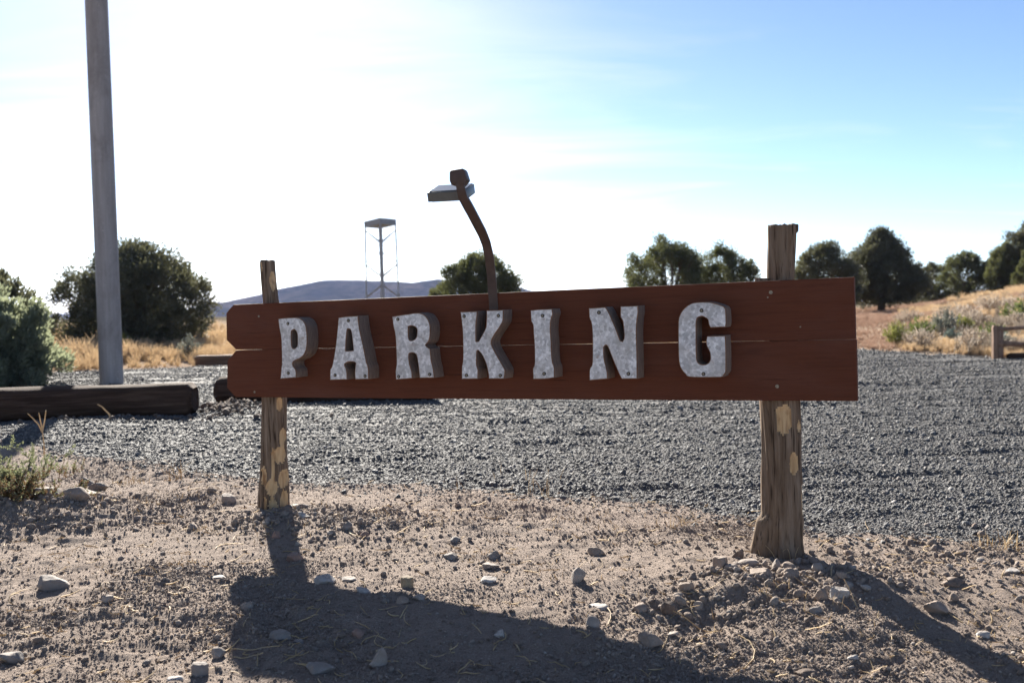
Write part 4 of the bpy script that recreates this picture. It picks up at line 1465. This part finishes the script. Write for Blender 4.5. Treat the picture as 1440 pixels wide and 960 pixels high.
def juniper(x, y, w, h, label, seed, n_cl=260, per=75, leaf=0.085, mat='juniper', base=0.06, flat=0.55, group=None, cat='tree', gaps=0.25, d=None, upright=0.5, shape='dome', lumpy=0.16):
    r0 = np.random.default_rng(seed)
    z0 = hz(x, y)
    root = empty('juniper_tree', (x, y, z0))
    tag(root, label, cat, group)
    # crown: foliage clumps over and inside a lumpy hull
    d = d or w
    PT, PR = {'dome': ([0, 0.12, 0.3, 0.55, 0.75, 0.9, 1.0], [0.80, 0.95, 1.0, 0.94, 0.74, 0.46, 0.10]),
              'cone': ([0, 0.12, 0.25, 0.4, 0.65, 0.85, 1.0], [0.45, 0.85, 1.0, 0.92, 0.62, 0.33, 0.05]),
              'flat': ([0, 0.15, 0.4, 0.65, 0.85, 1.0], [0.35, 0.72, 1.0, 0.95, 0.66, 0.20])}[shape]
    cs = []
    tries = 0
    while len(cs) < n_cl and tries < n_cl * 8:
        tries += 1
        t = r0.random() ** 0.85
        a = r0.uniform(0, 6.283)
        pr = np.interp(t, PT, PR)
        if r0.random() > 0.25 + 0.75 * pr:
            continue
        lump = 1 + lumpy * float(vnoise(np.array([math.cos(a) * 1.7 + t * 2.3 + seed]), np.array([math.sin(a) * 1.7 - t * 2.1]), seed)[0]) \
            + lumpy * 0.6 * float(vnoise(np.array([math.cos(a) * 4 + t * 6]), np.array([math.sin(a) * 4 - t * 5 + seed]), seed + 1)[0])
        q = r0.uniform(0.70, 1.07) if r0.random() < 0.78 else r0.uniform(0.1, 0.70)
        rr = pr * lump * q
        z = h * (base + (1 - base) * (t * (0.94 + 0.08 * (lump - 1) / max(lumpy, 0.01))))
        p = np.array([math.cos(a) * rr * w * 0.47, math.sin(a) * rr * d * 0.47, z])
        if vnoise(np.array([p[0] * 4.2 / (w * 0.3) + seed]), np.array([p[2] * 3.9 / (w * 0.3) + p[1] * 1.1]), seed + 2)[0] > 1 - gaps * 2.2:
            continue
        nrm = np.array([math.cos(a) * pr, math.sin(a) * pr, (t - 0.3) * 1.3])
        cs.append(np.concatenate([p, nrm]))
    cs = np.array(cs)
    size = 0.072 * (w * h) ** 0.5
    n = len(cs) * per
    ci_ = np.repeat(np.arange(len(cs)), per)
    csz = size * r0.uniform(0.6, 1.35, len(cs))
    off = np.clip(r0.normal(size=(n, 3)) * 0.5, -0.95, 0.95)
    c = cs[ci_, :3] + off * csz[ci_][:, None]
    outw = unit(cs[ci_, 3:])
    dirs = unit(outw * 0.7 + unit(off) * 0.7 + np.array([0, 0, upright]) + r0.normal(size=(n, 3)) * 0.35)
    lv, lf = leaf_quads(c, dirs, leaf * r0.uniform(0.6, 1.5, n), leaf * 0.26 * r0.uniform(0.7, 1.3, n), r0)
    lv[:, 2] = np.maximum(lv[:, 2], 0.02)
    cr_ = link_mesh('crown', np_mesh('crown', lv, lf), MT[mat], root)
    cr_['kind'] = 'stuff'
    mb = MB()
    nst = 3 if w > h * 0.8 else 2
    mb.tube([(0, 0, -0.15), (0.02, 0, h * 0.10), (0.03 * w, 0, h * 0.24)], [0.055 * h, 0.045 * h, 0.034 * h], 9)
    mb.build('trunk', MT['bark'], root, True)
    pick = r0.choice(len(cs), min(34, len(cs)), replace=False)
    mb = MB()
    for i in pick:
        e = Vector(cs[i, :3])
        s_ = Vector((0.03 * w * r0.random(), 0, h * r0.uniform(0.10, 0.24)))
        m_ = s_.lerp(e, 0.5) + Vector((r0.normal() * 0.05 * w, r0.normal() * 0.05 * w, -0.03 * h))
        mb.tube([s_, s_.lerp(m_, 0.5), m_, e], [0.020 * h, 0.015 * h, 0.010 * h, 0.004 * h], 5, cap=False)
    b_ = mb.build('limbs', MT['bark'], root, True)
    b_['kind'] = 'stuff'
    return root


GJ = 'junipers around the gravel lot'
juniper(-9.31, 24.5, 3.5, 2.6, 'broad dark juniper with sky holes behind the tall grey pole', 101, 580, 135, 0.07, base=0.0, gaps=0.19, group=GJ, lumpy=0.15)
juniper(-7.15, 13.4, 2.05, 1.30, 'feathery blue green juniper cut by the left frame edge', 102, 334, 195, 0.06, 'juniper_blue', base=0.0, gaps=0.13, group=GJ, upright=1.0, lumpy=0.26)
juniper(-7.85, 14.8, 1.7, 1.72, 'darker juniper behind the feathery one at the left frame edge', 112, 191, 120, 0.065, 'juniper', base=0.0, gaps=0.19, group=GJ, upright=0.8, lumpy=0.25)
juniper(-1.17, 36.0, 3.3, 2.68, 'round juniper right behind the bent lamp arm', 103, 334, 127, 0.085, 'juniper_warm', base=0.0, gaps=0.15, group=GJ, upright=0.8)
juniper(6.2, 40.0, 3.55, 3.3, 'loose airy juniper rising above the signboard directly over the letter N', 104, 262, 112, 0.09, 'juniper_warm', gaps=0.29, group=GJ, shape='flat', base=0.10, lumpy=0.22)
juniper(9.0, 42.0, 3.0, 2.95, 'juniper left of the top of the thicker post', 105, 214, 112, 0.09, 'juniper_warm', gaps=0.29, group=GJ, shape='flat', base=0.10, lumpy=0.25)
juniper(13.95, 44.0, 3.2, 3.2, 'juniper just right of the top of the thicker post', 106, 262, 112, 0.095, 'juniper', gaps=0.23, group=GJ, shape='flat', base=0.08, lumpy=0.2)
juniper(17.45, 47.0, 4.0, 3.85, 'tallest pointed juniper with a bare trunk foot beside the right end of the signboard', 107, 494, 120, 0.10, 'juniper', gaps=0.14, group=GJ, base=0.13, shape='cone', lumpy=0.16)
juniper(26.2, 62.0, 3.7, 2.3, 'low dark juniper on the ridge, leftmost of the row on the slope', 108, 127, 90, 0.12, 'juniper', group=GJ, base=0)
juniper(26.3, 57.5, 3.2, 2.45, 'olive rounded juniper in the middle of the row on the slope', 109, 159, 90, 0.115, 'juniper_warm', group=GJ, base=0, gaps=0.12)
juniper(27.0, 54.5, 2.0, 2.6, 'olive juniper standing directly left of the big dark one on the slope', 110, 150, 90, 0.11, 'juniper_warm', group=GJ, base=0, gaps=0.12)
juniper(28.7, 55.0, 4.3, 3.55, 'big dark juniper on the ridge at the right frame edge', 111, 414, 105, 0.11, 'juniper', group=GJ, base=0, gaps=0.17)
juniper(25.7, 49.5, 1.3, 2.0, 'small olive juniper in front of the big dark one, cut by the right frame edge', 113, 118, 90, 0.095, 'juniper_warm', group=GJ, base=0, gaps=0.08, upright=0.9, shape='cone')
juniper(23.4, 60.0, 4.4, 1.8, 'low dark juniper in the dip between the tallest juniper and the row on the slope', 114, 127, 90, 0.12, 'juniper', group=GJ, base=0, gaps=0.12)


def shrub(x, y, w, h, mat, label, seed, n=900, leaf=0.05, stems=14, narrow=0.16, droop=0.3):
    r0 = np.random.default_rng(seed)
    root = empty('shrub', (x, y, hz(x, y)))
    tag(root, label, 'shrub', 'shrubs around the gravel lot')
    ns = 46
    a = r0.uniform(0, 6.283, ns)
    rad = np.sqrt(r0.random(ns)) * w * 0.5
    tipz = h * (1 - 0.45 * (rad / (w * 0.5)) ** 2) * r0.uniform(0.75, 1.05, ns)
    tips = np.stack([np.cos(a) * rad, np.sin(a) * rad * 0.9, tipz], 1)
    base = np.stack([np.cos(a) * rad * 0.25, np.sin(a) * rad * 0.25, np.zeros(ns)], 1)
    k = r0.integers(0, ns, n)
    t = r0.uniform(0.15, 1.0, n) ** 0.8
    c = base[k] + (tips[k] - base[k]) * t[:, None] + r0.normal(size=(n, 3)) * w * 0.035
    dirs = unit(unit(tips[k] - base[k]) + r0.normal(size=(n, 3)) * 0.45)
    lv, lf = leaf_quads(c, dirs, leaf * r0.uniform(0.6, 1.5, n), leaf * narrow * r0.uniform(0.7, 1.4, n), r0)
    lv[:, 2] = np.maximum(lv[:, 2], 0.0)
    f_ = link_mesh('foliage', np_mesh('foliage', lv, lf), MT[mat], root)
    f_['kind'] = 'stuff'
    mb = MB()
    for i in range(stems):
        mb.tube([base[i], base[i] * 0.5 + tips[i] * 0.5 + np.array([0, 0, 0.03 * h]), tips[i] * 0.92], [0.012 * h + 0.002, 0.008 * h + 0.0015, 0.002], 4, cap=False)
    s_ = mb.build('stems', MT['twig'], root)
    s_['kind'] = 'stuff'
    return root


for i, (x, y, w, h, mat, lab, n, leaf, nar) in enumerate([
    (6.96, 17.97, 0.57, 0.45, 'shrub_yellow', 'bright yellow green shrub nearest to the right end of the signboard', 1100, 0.06, 0.13),
    (8.25, 20.0, 0.55, 0.46, 'sage_green', 'dull green shrub just behind the bright yellow green one', 900, 0.06, 0.18),
    (8.80, 20.2, 0.66, 0.60, 'shrub_grey', 'tall grey green sagebrush in the middle of the slope shrubs', 1200, 0.06, 0.18),
    (6.98, 17.0, 0.64, 0.36, 'shrub_pale', 'pale dry bushy tuft on the gravel edge, left one of two', 1000, 0.055, 0.13),
    (7.72, 16.6, 0.56, 0.40, 'shrub_pale', 'pale dry bushy tuft on the gravel edge, right one of two', 1000, 0.055, 0.13),
    (10.2, 22.0, 0.66, 0.44, 'shrub_pale', 'pale feathery shrub behind the split rail fence and left of its post', 1000, 0.06, 0.14),
    (8.62, 17.9, 0.52, 0.38, 'sage_green', 'green shrub left of the split rail fence post', 1000, 0.06, 0.15),
    (8.25, 18.6, 0.34, 0.26, 'shrub_blue', 'small blue green shrub low in the middle of the slope shrubs', 600, 0.05, 0.16),
    (11.25, 22.0, 0.80, 0.62, 'sage_green', 'large green shrub at the right frame edge above the split rail fence', 1300, 0.07, 0.17),
    (11.0, 21.4, 0.85, 0.36, 'shrub_pale', 'wide pale shrub directly above the top rail of the fence', 1200, 0.06, 0.14),
    (11.6, 26.0, 1.25, 0.46, 'shrub_pale', 'wide whitish shrub high on the slope below the ridge grass', 1500, 0.07, 0.14),
    (9.55, 21.0, 0.44, 0.36, 'shrub_yellow', 'dark yellow green shrub between the grey sagebrush and the fence', 700, 0.06, 0.15),
    (13.4, 27.6, 1.30, 0.46, 'shrub_pale', 'widest pale shrub near the ridge on the right of the slope', 1500, 0.07, 0.14),
    (11.2, 28.0, 0.90, 0.42, 'shrub_pale', 'pale shrub high on the slope right of the tallest juniper', 1100, 0.07, 0.14),
    (7.82, 15.9, 0.46, 0.32, 'shrub_grey', 'grey pale shrub on the gravel edge at the foot of the fence post', 800, 0.05, 0.15),
    (8.35, 16.9, 0.34, 0.30, 'shrub_blue', 'blue grey shrub between the pale tufts and the fence post', 600, 0.05, 0.16),
    (-6.15, 19.0, 0.48, 0.50, 'shrub_grey', 'pale grey green shrub among the golden grass behind the gravel', 800, 0.055, 0.16),
    (-6.35, 13.0, 0.40, 0.30, 'juniper_blue', 'low green shrub at the right foot of the feathery juniper', 700, 0.05, 0.16),
    (-8.0, 20.5, 0.30, 0.55, 'shrub_yellow', 'thin yellow green shrub in the golden grass left of the tall pole', 500, 0.06, 0.13),
    (-4.85, 19.2, 0.35, 0.40, 'shrub_yellow', 'yellowish weed in the golden grass at the left end of the signboard', 500, 0.06, 0.13),
]):
    shrub(x, y, w, h, mat, lab, 700 + i, n, leaf, narrow=nar)


# low sprig of juniper at the lower left, close to the camera
def sprig():
    r0 = np.random.default_rng(55)
    bx, by = -2.79, 5.14
    root = empty('low_shrub', (bx, by, hz(bx, by)))
    tag(root, 'low straggly green shrub with rusty dry tips on the little stone mound at the left', 'shrub')
    mb = MB()
    leaves = {'g': [], 'b': []}

    def branch(p, d, L, rad, lev):
        k = 7
        pts, q, dd = [p.copy()], p.copy(), d.copy()
        for i in range(k):
            dd = dd + r0.normal(size=3) * 0.13 + np.array([0.0, 0, 0.05 if lev else -0.015])
            dd /= np.linalg.norm(dd)
            q = q + dd * L / k
            q[2] = max(q[2], 0.015)
            pts.append(q.copy())
        mb.tube(pts, [rad * (1 - 0.75 * i / k) for i in range(k + 1)], 5, cap=False)
        if lev < 2:
            nb = 6 if lev == 0 else 5
            for j in range(nb):
                i = int(r0.integers(2, k + 1))
                nd = dd * 0.55 + r0.normal(size=3) * 0.55 + np.array([0.08, -0.05, 0.30])
                branch(pts[i], nd / np.linalg.norm(nd), L * r0.uniform(0.34, 0.6), rad * 0.5, lev + 1)
        if lev >= 1:
            m = 58 if lev == 2 else 30
            for _ in range(m):
                i = r0.uniform(0.2, k)
                a = int(min(i, k - 1))
                c = pts[a] + (pts[a + 1] - pts[a]) * (i - a)
                ld = dd * 0.6 + r0.normal(size=3) * 0.6 + np.array([0, 0, 0.35])
                dry = c[2] < 0.12 + 0.06 * r0.random() and r0.random() < 0.62
                leaves['b' if dry else 'g'].append((c, ld / np.linalg.norm(ld)))

    for i in range(24):
        a = r0.uniform(-0.9, 1.0)
        d = np.array([math.cos(a) * (1 if r0.random() < 0.72 else -0.7), math.sin(a) * 0.8 - 0.1, r0.uniform(0.02, 0.50)])
        st = np.array([r0.normal() * 0.15 - 0.03, r0.normal() * 0.08, 0.0])
        branch(st, d / np.linalg.norm(d), r0.uniform(0.17, 0.29), 0.0042, 0)
    mb.build('branches', MT['twig'], root, True)['kind'] = 'stuff'
    for key, mt in (('g', 'sprig'), ('b', 'sprig_brown')):
        c = np.array([q[0] for q in leaves[key]])
        d = np.array([q[1] for q in leaves[key]])
        n = len(c)
        lv, lf = leaf_quads(c, d, r0.uniform(0.008, 0.019, n), r0.uniform(0.0012, 0.0026, n), r0)
        o = link_mesh('foliage' if key == 'g' else 'dry_foliage', np_mesh('foliage', lv, lf), MT[mt], root)
        o['kind'] = 'stuff'


sprig()


def dead_stem(x, y, parts, rad, label):
    o0 = Vector(on_ground(x, y, 0.02))
    mb = MB()
    for pts in parts:
        n = len(pts)
        mb.tube([Vector(p) for p in pts], [rad * (1 - 0.6 * i / (n - 1)) for i in range(n)], 6, cap=True)
    o = mb.build('dead_stem', MT['straw'], None, True)
    o.location = o0
    tag(o, label, 'dead stem', 'dead stems by the timber')


dead_stem(-3.26, 6.86, [[(0, 0, 0), (0.004, 0, 0.12), (-0.004, 0, 0.215)], [(-0.004, 0, 0.205), (-0.03, 0.0, 0.26), (-0.075, 0.01, 0.305), (-0.105, 0.01, 0.335)],
                        [(-0.004, 0, 0.21), (0.01, 0.01, 0.28), (0.028, 0.0, 0.355)], [(-0.002, 0, 0.225), (-0.014, 0, 0.28), (-0.022, 0, 0.34)]], 0.0065,
          'dead forked stem standing above the green shrub at the left')
dead_stem(-3.62, 8.95, [[(0, 0, 0), (-0.03, 0, 0.08), (-0.09, 0.0, 0.145), (-0.13, 0, 0.17)]], 0.010, 'bent dead stem in front of the long dark timber')
dead_stem(-2.02, 5.98, [[(0, 0, 0), (0.004, 0, 0.07), (0.0, 0, 0.14)], [(0.003, 0, 0.05), (-0.02, 0, 0.10)]], 0.0035, 'thin upright dead stem on the gravel edge left of the thinner post')

# ------------------------------------------------------------------ dry grass (stuff)


def tuft_protos(name, n, mat, blades=34):
    col = bpy.data.collections.new(name)
    for i in range(n):
        r0 = np.random.default_rng(1200 + i)
        a = r0.uniform(0, 6.283, blades)
        lean = np.abs(r0.normal(0.30, 0.22, blades))
        hh = r0.uniform(0.5, 1.05, blades)
        t = np.linspace(0, 1, 4)[None, :]
        b = r0.normal(0, 0.09, (blades, 2))
        p = np.stack([b[:, :1] + np.cos(a)[:, None] * lean[:, None] * hh[:, None] * t ** 1.7, b[:, 1:] + np.sin(a)[:, None] * lean[:, None] * hh[:, None] * t ** 1.7, hh[:, None] * t * (1 - 0.15 * lean[:, None] * t)], 2)
        v, f = strips(p, r0.uniform(0.006, 0.013, blades))
        me = np_mesh(name + '_tuft', v, f)
        me.materials.append(mat)
        col.objects.link(bpy.data.objects.new(name + '_tuft', me))
    return col


def grass(name, x, y, h, mat):
    col = tuft_protos(name, 6, mat)
    n = len(x)
    scl = h[:, None] * (1 + rng.uniform(-0.15, 0.15, (n, 3)))
    scatter(name, np.stack([x, y, height(x, y) - 0.01], 1), scl, np.stack([rng.normal(0, 0.1, n), rng.normal(0, 0.1, n), rng.random(n) * 6.28], 1), rng.integers(0, 6, n), col)


def field(n, x0, x1, y0, y1, p=1.0):
    y = y0 * (y1 / y0) ** rng.random(n)
    x = rng.uniform(x0, x1, n) * y / y1 if p else rng.uniform(x0, x1, n)
    return x, y


# left strip behind the gravel
x = rng.uniform(-17, 0.5, 5200)
y = 16.6 + 26 * rng.random(5200) ** 1.7
k = (gravel_mask(x, y) < -0.25) & (rng.random(5200) < 0.25 + 0.75 * (fbm(x * 0.5, y * 0.4, 3, 88) > -0.1))
x, y = x[k], y[k]
h = (0.16 + 0.30 * np.clip(fbm(x * 0.45, y * 0.4, 3, 89) + 0.5, 0, 1)) * rng.uniform(0.7, 1.2, len(x)) * (0.55 + 0.45 * sstep(17, 19, y))
grass('golden_grass', x, y, h, MT['gold'])
# the slope on the right
y = 12.5 * (52 / 12.5) ** rng.random(15000)
x = y * rng.uniform(0.27, 0.62, len(y))
k = (gravel_mask(x, y) < -0.15)
x, y = x[k], y[k]
red = (fbm(x * 0.35, y * 0.25, 3, 90) + 0.9 * sstep(0.46, 0.36, x / y) - 0.25) > 0
hh = (0.10 + 0.16 * np.clip(fbm(x * 0.5, y * 0.4, 3, 91) + 0.5, 0, 1)) * rng.uniform(0.6, 1.2, len(x)) * (1 + 0.02 * (y - 14))
hh = hh * (0.50 + 0.5 * sstep(22, 34, y))
grass('slope_grass', x[~red], y[~red], hh[~red], MT['gold'])
grass('rusty_grass', x[red], y[red], hh[red] * 0.7, MT['gold_red'])
# pale brush that fills the slope between the shrubs
y = 15 * (40 / 15) ** rng.random(900)
x = y * rng.uniform(0.33, 0.60, 900)
k = (gravel_mask(x, y) < -0.3) & (fbm(x * 0.6, y * 0.45, 3, 95) > 0.05) & (x / y > 0.385)
grass('pale_brush', x[k], y[k], 0.26 * rng.uniform(0.6, 1.3, k.sum()), MT['shrub_pale'])
# grass further back between the trees
y = 20 * (58 / 20) ** rng.random(3000)
x = y * rng.uniform(-0.05, 0.33, 3000)
k = gravel_mask(x, y) < -0.3
grass('far_grass', x[k], y[k], np.full(k.sum(), 0.28) * rng.uniform(0.6, 1.3, k.sum()), MT['gold'])

# ------------------------------------------------------------------ the air between here and the hills
HAZE_DENSITY = 0.00006
if HAZE_DENSITY > 0:
    bm = bmesh.new()
    bmesh.ops.create_cube(bm, size=1.0)
    me = bpy.data.meshes.new('haze')
    bm.to_mesh(me)
    bm.free()
    hm = bpy.data.materials.new('haze_air')
    hm.use_nodes = True
    t_ = hm.node_tree
    t_.nodes.clear()
    pv = t_.nodes.new('ShaderNodeVolumePrincipled')
    pv.inputs['Color'].default_value = (0.36, 0.50, 1.0, 1)
    pv.inputs['Density'].default_value = HAZE_DENSITY
    pv.inputs['Anisotropy'].default_value = 0.3
    ou = t_.nodes.new('ShaderNodeOutputMaterial')
    t_.links.new(pv.outputs[0], ou.inputs['Volume'])
    zb, zt = float(V[:, 2].min()) - 1.5, 60.0
    haze = link_mesh('haze', me, hm)
    haze.scale = (gx[-1] - gx[0] + 60, gy[-1] - gy[0] + 60, zt - zb)
    haze.location = ((gx[-1] + gx[0]) / 2, (gy[-1] + gy[0]) / 2, (zt + zb) / 2)
    tag(haze, kind='stuff')
